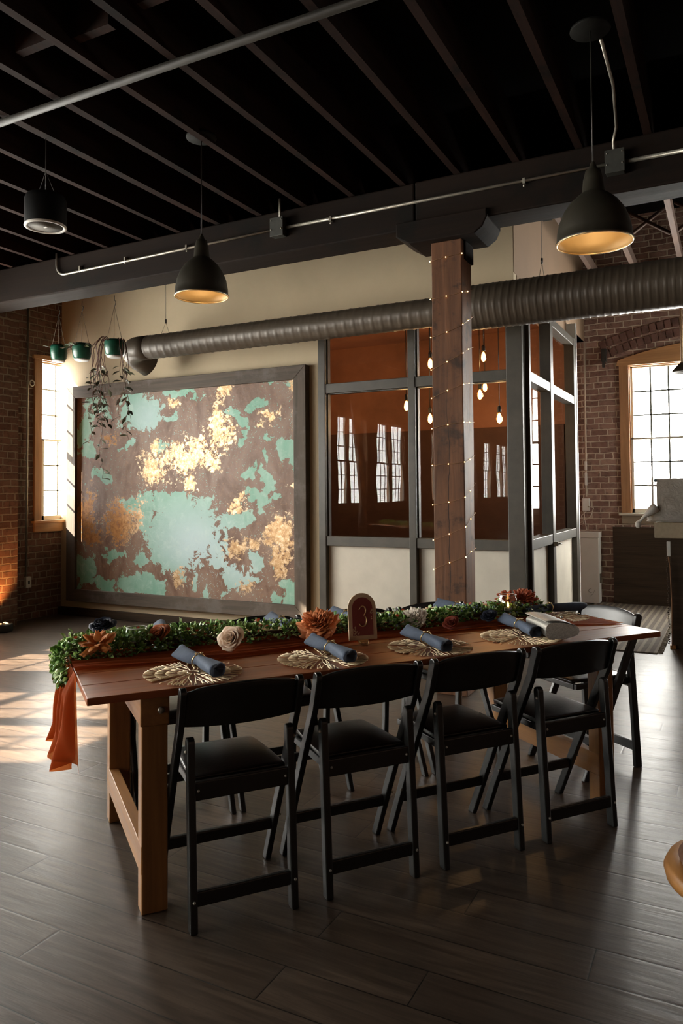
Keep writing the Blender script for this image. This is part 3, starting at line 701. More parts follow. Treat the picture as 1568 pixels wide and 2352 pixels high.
def hanging_plant(x, y, zb, r, hook_z, label, kind):
    e = empty('hanging_plant', (x, y, zb), label=label, cat='hanging plant', group='green pots hanging from the beam')
    pot_ = MB().lathe([(r * .70, 0.012), (r * .90, .035), (r * .99, .085), (r * 1.0, .14), (r * .93, .165), (r * .86, .160), (r * .80, .135), (.001, .135)], 60, rib=(30, .012)).build('pot', M['green_pot'], e)
    MB().lathe([(r * .60, 0), (r * .74, .004), (r * .80, .016), (r * .62, .018)], 32).build('saucer', M['white'], pot_, label='white saucer')
    hk = hook_z - zb; s = MB()
    for a in (0.3, 2.4, 4.5): s.tube([(r * .95 * cos(a), r * .95 * sin(a), .125), (0, 0, hk - .10)], .0022, 5)
    s.build('hanging_cord', M['cord'], e)
    MB().tube([(0, 0, hk - .105), (.012, 0, hk - .085), (.018, 0, hk - .06), (0, 0, hk - .045), (0, 0, hk)], .0035, 6).build('hook', M['blackmetal'], e)
    st = MB(); lf = MB(); rd = random.Random(int(abs(x) * 100)); LS = 1.25
    if kind == 'trail':
        for q in range(17):
            a = rd.uniform(pi * .75, pi * 1.55) if q < 12 else rd.uniform(-.5, .8)
            L_ = rd.choice([.35, .55, .7, .85, 1.0]) * rd.uniform(.8, 1.1) if q < 12 else rd.uniform(.3, .9)
            if q == 0: L_ = 1.22; a = 4.6
            p = Vector((cos(a) * r * .7, sin(a) * r * .7, .13)); pts = [p.copy()]
            out = rd.uniform(.05, .16) if q < 12 else .03
            for i_ in range(4):
                p = p + Vector((cos(a) * out * .4, sin(a) * out * .4, (.035, .01, -.03, -.06)[i_])); pts.append(p.copy())
            n = int(L_ / .045); dx = rd.uniform(-.12, .12); wob = rd.uniform(0, 6)
            for i_ in range(n):
                p = p + Vector((.010 * sin(i_ * .8 + wob) + dx * .05, .008 * cos(i_ * .7 + wob), -.045)); pts.append(p.copy())
                if i_ > 2 and rd.random() < (.50 if i_ < n * .6 else .8):
                    b_ = rd.uniform(0, 2 * pi); d = Vector((cos(b_), sin(b_), rd.uniform(-1.3, .1)))
                    lf.add(leaf_pts(rd.uniform(.05, .10), rd.uniform(.012, .019)), LF, True, frame(p, d, roll=rd.uniform(-1, 1)))
            st.tube(pts, [.0042 - .0026 * i_ / len(pts) for i_ in range(len(pts))], 5)
    else:
        for q in range(9 if kind == 'leafy' else 10):
            a = rd.uniform(0, 6.28); rr = rd.uniform(.2, .8) * r; p = Vector((rr * cos(a), rr * sin(a), .11)); pts = [p.copy()]
            h_ = rd.uniform(.04, .10)
            for i_ in range(5):
                p = p + Vector((cos(a) * .016 * (i_ * .5), sin(a) * .016 * (i_ * .5), h_ / 4 if i_ < 3 else -.012)); pts.append(p.copy())
            st.tube(pts, .003, 5)
            for i_ in range(3 if kind == 'leafy' else 1):
                b_ = a + rd.uniform(-1, 1); lf.add(leaf_pts(rd.uniform(.045, .075), .02 if kind == 'leafy' else .01), LF, True, frame(pts[-1 - i_], (cos(b_), sin(b_), rd.uniform(-.5, .6)), roll=rd.uniform(-.8, .8)))
    st.build('stem', M['vinestem'], e); lf.build('foliage', M['vineleaf'] if kind == 'trail' else M['potleaf'], e)
    return e
hanging_plant(-5.80, 5.22, 2.675, .078, 3.24, 'small green ribbed hanging pot with withered stems, leftmost by the window', 'dry')
hanging_plant(-5.49, 5.22, 2.66, .088, 3.24, 'green ribbed hanging pot with short dark leaves, middle of three', 'leafy')
hanging_plant(-5.075, 5.22, 2.655, .090, 3.24, 'green hanging pot with long trailing vines over the artwork', 'trail')

# ================================================================== ARTWORK
T = [(-5.71,2.25,0.31,0.23),(-5.21,2.46,0.32,0.05),(-6.35,2.35,0.21,0.14),(-6.51,2.12,0.11,0.2),(-6.48,1.84,0.11,0.14),(-6.24,1.57,0.15,0.09),(-5.08,1.01,0.51,0.34),(-5.24,1.28,0.3,0.13),(-4.46,1.14,0.19,0.1),(-5.35,0.73,0.21,0.16),(-5.12,0.65,0.16,0.14),(-5.64,1.13,0.11,0.24),(-5.79,1.26,0.2,0.05),(-4.15,1.31,0.22,0.06),(-4.07,1.48,0.06,0.1),(-4.25,1.55,0.14,0.07),(-4.37,2.11,0.1,0.09),(-4.35,1.94,0.07,0.1),(-4.14,2.29,0.16,0.04),(-4.03,1.98,0.04,0.05),(-3.85,1.8,0.14,0.11),(-3.71,1.66,0.06,0.17),(-3.75,2.45,0.08,0.03),(-3.94,2.48,0.1,0.03),(-6.53,0.5,0.18,0.21),(-6.19,0.38,0.15,0.11),(-5.71,0.39,0.36,0.11),(-6.09,0.73,0.15,0.06),(-5.66,0.7,0.1,0.11),(-4.72,0.68,0.17,0.07),(-4.46,0.54,0.17,0.12),(-4.19,0.72,0.07,0.1),(-4.26,0.51,0.12,0.05),(-4.81,0.36,0.05,0.09),(-4.94,0.5,0.04,0.11),(-4.59,0.37,0.04,0.05),(-3.76,0.42,0.09,0.15),(-3.94,0.36,0.07,0.08),(-3.97,0.66,0.04,0.05),(-5.35,1.94,0.05,0.06),(-5.26,2.16,0.09,0.05),(-5.89,1.9,0.1,0.04),(-4.09,1.71,0.03,0.07)]
G = [(-4.67,2.07,0.17,0.25),(-4.56,2.44,0.11,0.09),(-5.07,1.77,0.34,0.16),(-5.52,1.65,0.21,0.19),(-5.45,1.92,0.09,0.09),(-5.03,1.5,0.13,0.11),(-4.74,1.72,0.13,0.11),(-5.19,2.34,0.11,0.07),(-3.93,0.98,0.18,0.17),(-3.89,0.71,0.1,0.15),(-4.46,0.81,0.17,0.1),(-4.25,0.9,0.12,0.07),(-5.96,1.07,0.25,0.21),(-6.48,1.18,0.13,0.25),(-6.45,0.91,0.18,0.12),(-3.73,2.36,0.06,0.15),(-4.04,2.16,0.1,0.05),(-4.42,1.28,0.1,0.05),(-3.75,1.46,0.08,0.03),(-5.12,0.49,0.09,0.05),(-4.3,0.44,0.1,0.05),(-6.19,2.01,0.1,0.04),(-5.71,1.19,0.07,0.11)]
art = empty('framed_artwork', (-5.18, YA, .17), label='large abstract turquoise, brown and gold painting in a weathered wood frame', cat='painting')
ax0, ax1, az0, az1 = -6.64, -3.73, .30, 2.49
nx, nz = 190, 146
vs = []; fs = []; at = []
for j in range(nz):
    for i in range(nx):
        x = ax0 + (ax1 - ax0) * i / (nx - 1); z = az0 + (az1 - az0) * j / (nz - 1)
        n = noise.fractal(Vector((x * 3.2, z * 3.2, 3)), .9, 2, 4); n2 = noise.fractal(Vector((x * 3.2, z * 3.2, 9)), .9, 2, 4)
        m1 = noise.fractal(Vector((x * 9, z * 9, 5)), .8, 2, 4); m2 = noise.fractal(Vector((x * 9, z * 9, 14)), .8, 2, 4)
        xx, zz = x + n * .11 + m1 * .035, z + n2 * .11 + m2 * .035
        def fld(L_):
            best = -1.0
            for (cx_, cz_, a, b_) in L_:
                dx, dz = (xx - cx_) / a, (zz - cz_) / b_
                if abs(dx) > 2.2 or abs(dz) > 2.2: continue
                q = 1 - sqrt(dx * dx + dz * dz)
                q *= min(1.0, (min(a, b_) / .12) ** .5)
                if q > best: best = q
            return best
        t_, g_ = fld(T), fld(G)
        blue = math.exp(-((x + 4.95) ** 2 / .35 + (z - .85) ** 2 / .18)) + .7 * math.exp(-((x + 5.6) ** 2 / .1 + (z - 2.2) ** 2 / .08)) + .6 * math.exp(-((x + 4.3) ** 2 / .12 + (z - .55) ** 2 / .08))
        vs.append((x + 5.18, -.052, z - .17)); at.append((t_ * .5 + .5, g_ * .5 + .5, min(1, blue), 1))
for j in range(nz - 1):
    for i in range(nx - 1): fs.append((j * nx + i, j * nx + i + 1, (j + 1) * nx + i + 1, (j + 1) * nx + i))
t = MT('patina_painting', (.3, .2, .15), .5)
ca = t.n('Attribute', attribute_name='zones').outputs['Color']; sp = t.n('SeparateColor', {0: ca}); p = t.pos()
f1 = t.noise(p, 9, 8, .68, .6); f2_ = t.noise(t.pos((1, 1, 1)), 26, 6, .75, .3); f3 = t.noise(t.pos((1, 1, .5)), 4, 5, .6, 1.0)
tq = t.math('ADD', sp.outputs[0], t.math('MULTIPLY', t.math('SUBTRACT', f1, .5), 1.15)); tm = t.smooth(tq, .50, .525)
gd = t.math('ADD', sp.outputs[1], t.math('MULTIPLY', t.math('SUBTRACT', f2_, .5), 1.9)); gm = t.smooth(gd, .52, .58)
brown = t.ramp(f3, [(.3, (.10, .045, .022)), (.5, (.20, .115, .078)), (.7, (.24, .165, .125))])
brown = t.mix(t.smooth(f2_, .5, .8), brown, (.28, .15, .075))
turq = t.mix(t.smooth(f3, .35, .7), (.17, .38, .27), (.27, .47, .37)); turq = t.mix(sp.outputs[2], turq, (.44, .58, .60))
turq = t.mix(t.math('MULTIPLY', t.smooth(f1, .5, .7), .35), turq, (.55, .68, .62))
goldc = t.ramp(f2_, [(.35, (.28, .13, .045)), (.52, (.52, .33, .16)), (.66, (.74, .58, .40))])
ox = t.n('SeparateXYZ', {0: p}).outputs['X']
goldc = t.mix(t.math('SUBTRACT', 1, t.smooth(ox, -.85, -.45)), goldc, t.ramp(f2_, [(.35, (.20, .07, .015)), (.6, (.46, .21, .06))]))
# small scattered flecks
vo = t.n('TexVoronoi', {'Vector': t.n('VectorMath', {0: p, 1: t.n('TexNoise', {'Vector': p, 'Scale': 14.0}).outputs['Color']}).outputs[0], 'Scale': 7.0}).outputs['Distance']
fk = t.math('MULTIPLY', t.math('SUBTRACT', 1, t.smooth(vo, .16, .20)), t.smooth(f3, .42, .52))
c = t.mix(t.math('MAXIMUM', tm, fk), brown, turq); c = t.mix(gm, c, goldc)
t.color(c); t.b.inputs['Metallic'].default_value = 0
t.put(t.b.inputs['Metallic'], t.math('MULTIPLY', gm, .35)); t.rough(t.math('SUBTRACT', .55, t.math('MULTIPLY', gm, .18)))
t.bump(t.math('ADD', t.math('MULTIPLY', tm, -.25), t.math('ADD', f2_, t.math('MULTIPLY', gm, .3))), .45, .006)
cv = MB().add(vs, fs, True).build('canvas', t.m, art, solid=.0001)
cv.modifiers.clear()
ca_ = cv.data.color_attributes.new('zones', 'FLOAT_COLOR', 'POINT')
ca_.data.foreach_set('color', [x for q in at for x in q])
MB().box(ax0 + 5.18, ax1 + 5.18, -.05, -.001, az0 - .17, az1 - .17).build('backing', M['wain'], art)
fx0, fx1, fz0, fz1 = -6.775 + 5.18, -3.60 + 5.18, 0.0, 2.445; w = .135
for q, (poly) in enumerate(([(fx0, fz0), (fx1, fz0), (fx1 - w, fz0 + w), (fx0 + w, fz0 + w)], [(fx0, fz1), (fx1, fz1), (fx1 - w, fz1 - w), (fx0 + w, fz1 - w)],
                          [(fx0, fz0), (fx0, fz1), (fx0 + w, fz1 - w), (fx0 + w, fz0 + w)], [(fx1, fz0), (fx1, fz1), (fx1 - w, fz1 - w), (fx1 - w, fz0 + w)])):
    if q > 1 and 'frame_v' not in M: M['frame_v'] = wood('weathered_grey_wood_upright', (.115, .088, .066), (.045, .034, .025), 2, .75, 1.0, .5, dark=(.12, .10, .085))
    MB().prism(poly, 'y', -.085, -.001).build('frame_side', M['frame'] if q < 2 else M['frame_v'], art, bevel=.004)

# ================================================================== RIGHT AREA
cp = MT('striped_carpet', (.2, .17, .13), .95); g = cp.n('SeparateXYZ', {0: cp.n('NewGeometry').outputs['Position']})
fx = cp.math('FRACT', cp.math('MULTIPLY', cp.math('ADD', g.outputs['X'], cp.math('MULTIPLY', g.outputs['Y'], -.02)), 15)); fz = cp.math('FRACT', cp.math('MULTIPLY', g.outputs['Y'], 14))
s1 = cp.smooth(cp.math('ABSOLUTE', cp.math('SUBTRACT', fx, .5)), .22, .34); s2 = cp.smooth(fz, .1, .35)
cp.color(cp.mix(s1, cp.mix(s2, (.05, .04, .03), (.075, .06, .045)), (.155, .128, .095)))
cp.bump(cp.math('ADD', s1, cp.noise(cp.pos(world=True), 300, 2)), .6, .004)
rug = empty('striped_rug', (-1.0, 8.2, 0), label='woven beige striped rug on the floor beyond the end chair', cat='rug')
MB().box(-.50, .42, -1.32, 1.43, .001, .012).build('rug_body', cp.m, rug, bevel=.003)
fg = MB(); rd = random.Random(3)
for i in range(110):
    y = -1.30 + i * .0245; fg.tube([(.42, y, .008), (.44, y + rd.uniform(-.012, .012), .006), (.462, y + rd.uniform(-.02, .02), .004)], .0035, 4)
fg.build('fringe', paint('fringe_yarn', (.28, .25, .20), .9), rug, kind='stuff')

isl = empty('bar_counter', (-.48, 7.18, 0), label='dark plank bar counter with thick tan top at the right edge', cat='counter')
MB().box(0, 2.2, 0, .75, 0, .965).build('counter_body', M['wain'], isl, bevel=.004)
MB().box(-.12, 2.4, -.10, .95, .965, 1.10).build('countertop', paint('tan_countertop', (.30, .24, .16), .6, 0, var=.15, scale=30), isl, bevel=.005)
MB().box(-.03, 0, .0, .10, .80, .93).build('outlet_cover', M['white'], isl, bevel=.003, label='white outlet on the counter corner')
MB().box(-.02, .03, -.02, .06, 0.0, .03).build('foot_block', M['tleg_z'], isl, bevel=.004)
cg = MB(); rd = random.Random(8)
for i in range(46): cg.ball((-.025 + rd.uniform(-.006, .006), .02 + rd.uniform(-.006, .006), .80 - i * .0168), .007, 6)
cg.build('bead_garland', paint('dark_bead_string', (.05, .035, .025), .6, 0, var=.6, scale=60), label='dark beaded string hanging down the counter corner', cat='garland', loc=(-.48, 7.16, 0))
MB().tube([(0, 0, .80), (.012, 0, .7), (.02, .0, .4), (.015, 0, .02)], .006, 6).build('power_cord', paint('tan_cable', (.24, .13, .07), .6), label='tan cable running down the counter corner', cat='cable', loc=(-.495, 7.13, 0))

cr = empty('wrapped_crate', (-.655, 7.14, 1.101), label='grey and blue crate wrapped in clear plastic on the bar counter', cat='crate')
MB().box(.12, .93, -.008, .42, 0, .085).build('blue_base', paint('blue_plastic', (.020, .038, .11), .35, 0, var=.3, scale=9), cr, bevel=.01)
MB().box(.075, .90, .0, .41, 0.002, .355).build('grey_body', paint('grey_crate', (.10, .095, .08), .5, 0, var=.35, scale=5), cr, bevel=.012)
MB().box(.055, .93, -.012, .43, .352, .378).build('blue_lid', paint('teal_blue_lid', (.035, .065, .085), .35, 0, var=.25, scale=9), cr, bevel=.012)
gg = MB()
for i in range(9):
    x = .20 + i * .062; gg.box(x, x + .045, -.018, .40, .350, .382)
gg.build('vent_row', M['white'], cr, bevel=.008)
pl = MT('clear_crinkled_plastic', (.55, .50, .44), .18); pl.b.inputs['Alpha'].default_value = .5
pl.bump(pl.noise(pl.pos(), 14, 5, .7, 2.0), .9, .03)
def wrapf(i, j):
    a = i * 2 * pi; z = j * .385
    w_ = .46 + .03 * noise.noise(Vector((i * 9, j * 5, 1)))
    x = cos(a); y = sin(a); s_ = (abs(x) ** 5 + abs(y) ** 5) ** -.2
    bul = .03 * (1 - j) * max(0, -x) + .018 * noise.noise(Vector((cos(a) * 3, sin(a) * 3, j * 6)))
    return (.44 + x * s_ * (.435 + bul), .205 + y * s_ * (.235 + bul * .4), z + .003)
MB().grid(72, 18, wrapf).build('plastic_wrap', pl.m, cr, solid=.002)
kn = MB(); kn.tube([(.07, -.01, .13), (.02, -.03, .09), (-.03, -.04, .045), (-.06, -.05, .01)], [.045, .034, .014, .010], 10).ball((-.078, -.05, -.02), .026, 12, sz=1.25).ball((-.066, -.045, .005), .017, 10)
kn.build('plastic_knot', M['white'], cr, label='white bunched knot of plastic hanging at the left')

wb = empty('white_cabinet', (-1.44, 9.54, 0), label='narrow white box cabinet against the far brick wall', cat='cabinet')
MB().box(-.75, 0, 0, .19, .01, .80).build('cabinet_body', paint('white_cabinet_paint', (.50, .475, .42), .55, 0, var=.05), wb, bevel=.004)
MB().box(-.76, .01, -.012, .20, .80, .87).build('cabinet_top', paint('white_cabinet_top', (.52, .50, .45), .5, 0, var=.05), wb, bevel=.005)
MB().tube([(-.10 + .022 * cos(t), -.003, .16 + .022 * sin(t)) for t in [R(60 + 24 * i) for i in range(12)]], .003, 5).tube([(-.05, -.003, .17), (-.075, -.003, .12), (-.11, -.003, .09)], .002, 5).build('scuff_mark', paint('grey_scuff', (.25, .23, .2), .8), wb)
MB().box(.0, .012, .06, .12, .25, .36).build('hinge_plate', M['cord'], wb)
fc = empty('far_wall_conduit', (-1.60, YC, 1.30), label='white vertical conduit with outlet and loose cables on the far brick wall', cat='conduit')
MB().tube([(0, -.03, 0), (.01, -.03, 1.94)], .012, 8).build('conduit_run', paint('cream_conduit', (.55, .46, .36), .5), fc)
MB().box(-.05, .04, -.06, 0, -.18, -.02).build('outlet_box', M['white'], fc, bevel=.01)
MB().tube([(.02, -.06, -.12), (.09, -.07, -.14), (.05, -.06, -.25), (-.08, -.06, -.33)], .007, 6).tube([(-.03, -.05, -.18), (-.02, -.05, -.30), (.0, -.05, -.42)], .007, 6).tube([(.0, -.05, -.18), (-.06, -.05, -.24), (-.05, -.05, -.28)], .006, 6).build('loose_cable', paint('cream_cable', (.50, .42, .34), .6), fc)
MB().box(-.014, .014, -.045, -.015, .33, .44).build('coupling', M['white'], fc, bevel=.003)
MB().box(-.014, .014, -.045, -.015, .14, .30).build('coupling', M['white'], fc, bevel=.003)
wl = MB().box(-.03, .03, -.06, 0, -.08, .08).box(-.015, .015, -.09, -.05, -.16, -.06)
wl.build('wall_fixture', M['blackmetal'], label='small dark fixture on the far brick wall beside the arch', cat='wall fixture', loc=(-1.36, YC, 3.05), bevel=.006)
hl = empty('rope_pendant', (-.455, 9.25, 2.70), label='small dark shade hanging on a rope at the far window edge', cat='pendant lamp')
MB().tube([(0, 0, .10), (0, 0, 1.24)], .014, 8).build('rope', paint('tan_rope', (.26, .17, .10), .9, 0, var=.4, scale=90), hl)
MB().shell([(.12, 0), (.10, .03), (.05, .08), (.015, .11)], 24).build('lamp_shade', M['blackmetal'], hl, solid=.004)
# out of frame stool, its rim just enters at the lower right
st_ = empty('wooden_stool', (.030, 2.125, 0), label='round tan wooden stool with brown cushion cut off by the right edge', cat='stool')
MB().lathe([(.02, .405), (.17, .405), (.20, .42), (.205, .44), (.195, .46), (.16, .462)], 48).build('seat', M['tleg_y'], st_)
MB().lathe([(.165, .46), (.17, .475), (.15, .49), (.001, .495)], 40).build('cushion', paint('brown_leather', (.10, .045, .025), .5), st_)
for i in range(4):
    a = i * pi / 2 + .3; MB().tube([(.10 * cos(a), .10 * sin(a), .41), (.14 * cos(a), .14 * sin(a), 0)], .016, 10).build('leg', M['tleg_z'], st_)

# ================================================================== THE TABLE
A0 = Vector((-1.790, 1.727, 0)); RZ = R(52.1)
TZ = .76
def W(s, t_, z=0.0):
    return Vector((A0.x + cos(RZ) * s - sin(RZ) * t_, A0.y + sin(RZ) * s + cos(RZ) * t_, z))
tb = empty('dining_table', A0, RZ, label='long red-brown farmhouse dining table set for nine', cat='table')
for i in range(1):
    mb = MB()
    for k_ in range(6):
        y0 = k_ * 1.04 / 6; mb.box(0, 2.44, y0 + .0006, y0 + 1.04 / 6 - .0006, TZ - .024, TZ)
    mb.build('tabletop', M['table'], tb, bevel=.003)
for (u0, u1) in ((.185, .272), (2.168, 2.255)):
    MB().box(u0 - .005, u1 + .005, .10, .94, .618, TZ - .024).build('crossbeam', M['tleg_y'], tb, bevel=.004)
    for (v0, v1) in ((.10, .172), (.868, .94)):
        MB().prism([(u0, 0), (u1, 0), (u1, .618), (u0, .618)], 'y', v0 + .005, v1).build('leg', M['tleg_z'], tb, bevel=.004)
    ux = u0 - .006 if u0 < 1 else u0 - .006
    MB().box(u0 - .0015, u0 + .040, .108, .934, .13, .225).build('stretcher', M['tleg_y'], tb, bevel=.003)
    for v_ in (.10,): MB().lathe([(.012, 0), (.012, .004), (.006, .007)], 16, Matrix.Translation(((u0 + u1) / 2 + .02, v_, .668)) @ Matrix.Rotation(R(90), 4, 'X')).build('bolt_head', M['conduit'], tb)

# runner
mb = MB()
def run(i, j):
    u = .0 + 2.435 * i
    near_e = .385 - .05 * math.exp(-((u - .6) / .3) ** 2) + .03 * math.exp(-((u - 1.3) / .4) ** 2)
    far_e = .66 + .02 * sin(u * 4)
    if u > 1.9:
        q = (u - 1.9) / .535; near_e -= .17 * q * q * (3 - 2 * q); far_e -= .20 * q
    v_ = near_e + (far_e - near_e) * j + .008 * noise.noise(Vector((u * 5, j * 3, 0)))
    z = TZ + .004 + .012 * abs(sin(j * 17 + 2.2 * sin(u * 2.0) + u * 1.5)) * (.4 + .6 * abs(noise.noise(Vector((u * 2, j * 4, 2))))) * 1.3 * (1 - .85 * min(1, max(0, (u - 1.9) / .4)))
    return (u, v_, z)
mb.grid(150, 44, run)
def hangf(i, j):
    s_ = i; d = j
    v_ = .30 + .30 * s_ + (s_ - .5) * .20 * d ** 1.3
    zend = .405 + .04 * sin(s_ * 9) + .05 * (1 - s_)
    z = TZ + .006 - (TZ - zend) * d
    fold = (.022 + .026 * d) * sin(s_ * 24 + 1.6 * sin(d * 2.5)) + .010 * sin(s_ * 47 + d * 3) 
    u = -.006 - .012 * min(1, d * 6) + fold * min(1, d * 4) - .01 * d
    if u > -.004: u = -.004
    return (u, v_, z)
mb.grid(70, 40, hangf)
mb.build('table_runner', M['runner'], loc=A0, rz=RZ, label='sheer rust red chiffon runner trailing off the left table end', cat='table runner')

# garland
def gc(u):    # centre line of the garland
    return .64 + .035 * sin(u * 2.6 + .5) + (.02 if u > 1.7 else 0), .055 + .018 * sin(u * 4.2)
mb = MB(); rd = random.Random(21); br = MB(); sm = MB()
pts = [(-.02 + u_ * .05, gc(u_ * .05)[0], TZ + .022) for u_ in range(0, 46)]
sm.tube(pts, .012, 6)
def clump_leaf(c, d, L_, Wd):
    mb.add(leaf_pts(L_, Wd, .35), LF, True, frame(c, d, roll=rd.uniform(-.9, .9)))
for i in range(3400):
    u = rd.uniform(-.06, 2.30) if rd.random() > .16 else rd.uniform(-.06, .5)
    v0, wv = gc(u)
    thin = .75 + .35 * sin(u * 9) * .5
    hw = (.15 if u < .75 else .105) * thin; hh = (.062 if u < .7 else .05)
    a = rd.uniform(-.12, pi + .12); q = rd.random() ** .35
    c = Vector((u, v0 + cos(a) * hw * q, TZ + .010 + max(0, sin(a)) * hh * q + (rd.random() < .06) * rd.uniform(0, .02)))
    if u < 0: c.z -= (-u) * .9; c.x = max(u, -.05)
    d = Vector((rd.uniform(-.9, .9), cos(a) + rd.uniform(-.5, .5), max(.05, sin(a)) + rd.uniform(-.35, .5)))
    clump_leaf(c, d, rd.uniform(.020, .034), rd.uniform(.008, .0125))
for i in range(260):   # leaves falling over the left edge
    v_ = rd.uniform(.42, .78); c = Vector((-.012 - rd.random() * .035, v_, TZ + .02 - rd.random() * .075))
    clump_leaf(c, (-.8, rd.uniform(-.5, .5), -.9 + rd.uniform(-.3, .6)), rd.uniform(.018, .03), .0095)
for i in range(170):
    u = rd.uniform(0, 2.25); v0, wv = gc(u); a = rd.uniform(.4, pi - .2)
    br.ball((u, v0 + cos(a) * .1, TZ + .02 + sin(a) * .055), rd.uniform(.0035, .006), 6)
gl = empty('garland', A0, RZ, label='long boxwood leaf garland running down the table centre', cat='garland')
sm.build('stem', M['vinestem'], gl); mb.build('foliage', M['boxleaf'], gl, kind='stuff', solid=.0001)
gl.children[-1].modifiers.clear()
br.build('berries', paint('blue_grey_berry', (.10, .13, .19), .5, 0, var=.5, scale=40), gl, kind='stuff')
rb = MB()
for i in range(75):
    u = rd.uniform(0, 2.25); v0, wv = gc(u); a = rd.uniform(.3, pi - .3); 
    rb.add(leaf_pts(rd.uniform(.016, .026), .009), LF, True, frame((u, v0 + cos(a) * .11, TZ + .018 + sin(a) * .058), (rd.uniform(-1, 1), rd.uniform(-1, .3), rd.uniform(0, 1))))
rb.build('red_leaves', M['p_red'], gl, kind='stuff', label='small rust red accent leaves')

# flowers
def petal(mb, r0, L_, Wd, tilt, az, cup=.5, curl=.3, ruff=0.0, seed=0, round_=False):
    def fn(i, j):
        s_ = (i - .5) * 2; w_ = Wd * (sin(pi * (.12 + (.58 if round_ else .74) * j)) ** .8); x = s_ * w_
        rho = r0 + L_ * (sin(tilt) * j + curl * j * j * cos(tilt)) - cup * w_ * s_ * s_ * .6
        z = L_ * (cos(tilt) * j - curl * j * j * sin(tilt)) - (0.12 * L_ * s_ * s_ * j)
        if ruff: 
            q = noise.noise(Vector((s_ * 2.2, j * 2.5, seed * 1.7))) * ruff * j; rho += q; z += q * .8
        ca, sa = cos(az), sin(az); return (rho * ca - x * sa, rho * sa + x * ca, z)
    mb.grid(7, 6, fn)
def flower(kind, s, v_, z, r, mat, label, tilt=(0, 0), cat='flower', name='artificial_flower', h=1.0):
    mb = MB(); rd2 = random.Random(int(s * 977) + 3)
    if kind == 'rose':
        n = 26
        for k_ in range(n):
            f = k_ / (n - 1); petal(mb, r * (.03 + .30 * f), r * (.66 + .20 * f), r * (.24 + .50 * f), R(3 + 50 * f ** 1.3), k_ * 2.399, 1.0, .08 + .42 * f * f, r * .06, k_, True)
    elif kind == 'peony':
        n = 60
        for k_ in range(n):
            f = k_ / (n - 1); petal(mb, r * (.05 + .22 * f), r * (.66 + .40 * f), r * (.26 + .34 * f), R(4 + 78 * f), k_ * 2.399, .7, .1 + .2 * f, r * .42, k_, True)
    elif kind == 'dahlia':
        n = 70
        for k_ in range(n):
            f = k_ / (n - 1); petal(mb, r * (.03 + .12 * f), r * (.45 + .65 * f), r * (.09 + .10 * f), R(5 + 85 * f), k_ * 2.399, -.3, .12, r * .14, k_)
    elif kind == 'open':
        n = 16
        for k_ in range(n):
            f = k_ / (n - 1); petal(mb, r * .08, r * (.75 + .45 * f), r * (.24 + .12 * f), R(38 + 48 * f), k_ * 2.399, .3, .15, r * .22, k_)
    p = W(s, v_, z); e = empty(name, p, 0, label=label, cat=cat)
    o = mb.build('petals', mat, e, solid=.0006)
    o.rotation_euler = (R(tilt[0]), R(tilt[1]), 0)
    cx_ = MB().lathe([(.002, -r * .30), (r * .16, -r * .12), (r * .22, 0), (r * .06, r * .04)], 10).build('calyx', M['potleaf'], e)
    cx_.rotation_euler = (R(tilt[0]), R(tilt[1]), 0)
    return e
# tilt about X positive leans the bloom towards the camera
flower('rose', .135, .69, TZ + .098, .047, M['p_navy'], 'dark navy artificial rose at the left end of the garland', (20, 10))
flower('open', .10, .555, TZ + .062, .062, M['p_orange'], 'flat orange artificial bloom at the left end below the navy rose', (22, 8))
flower('rose', .345, .615, TZ + .062, .044, M['p_rust'], 'rust orange artificial rose beside the left glass bowl', (45, 5))
flower('rose', .600, .455, TZ + .050, .050, M['p_cream'], 'cream artificial rose on the near side of the garland', (62, 15))
flower('peony', 1.00, .515, TZ + .060, .066, M['p_peony'], 'big ruffled copper artificial peony left of the number sign', (40, 5))
flower('peony', 1.50, .560, TZ + .045, .046, M['p_white'], 'white ruffled artificial bloom right of the number sign', (45, 0))
flower('rose', 1.63, .45, TZ + .030, .034, M['p_red'], 'small brick red artificial rose right of the white bloom', (45, 0))
flower('rose', 1.87, .49, TZ + .036, .036, M['p_navy'], 'dark navy artificial rose before the right glass bowl', (35, 0))
flower('dahlia', 2.20, .66, TZ + .076, .064, M['p_dahlia'], 'large rust red artificial dahlia at the right end of the garland', (35, 5))
flower('open', 2.10, .67, TZ + .090, .045, M['p_dahlia'], 'smaller spiky rust artificial bloom behind the right glass bowl', (30, 0))

def bowl(s, v_, r, h, label, lit):
    p = W(s, v_, TZ + .030); e = empty('candle_bowl', p, 0, label=label, cat='candle holder', group='clear glass candle bowls')
    prof = [(.001, .002), (r * .62, .003), (r * .95, h * .28), (r, h * .5), (r * .9, h * .8), (r * .80, h)]
    gb_ = MB().shell(prof, 40).build('glass_bowl', M['bowl'], e)
    MB().tube([(r * .80 * cos(t), r * .80 * sin(t), h) for t in [2 * pi * i / 40 for i in range(41)]], .0016, 6, False).build('lip', paint('bright_glass_lip', (.75, .75, .72), .1) if 'bright_glass_lip' not in bpy.data.materials else bpy.data.materials['bright_glass_lip'], gb_)
    MB().lathe([(.019, .005), (.02, .022), (.001, .020)], 20).build('tealight', M['white'], e)
    if lit: MB().lathe([(.001, .022), (.006, .030), (.004, .042), (.0005, .052)], 10).build('flame', emis('candle_flame', (1, .55, .15), 8), e)
bowl(.262, .665, .050, .062, 'clear glass candle bowl at the left end of the garland', False)
bowl(2.06, .60, .052, .085, 'clear glass candle bowl with amber tealight at the right end of the garland', True)

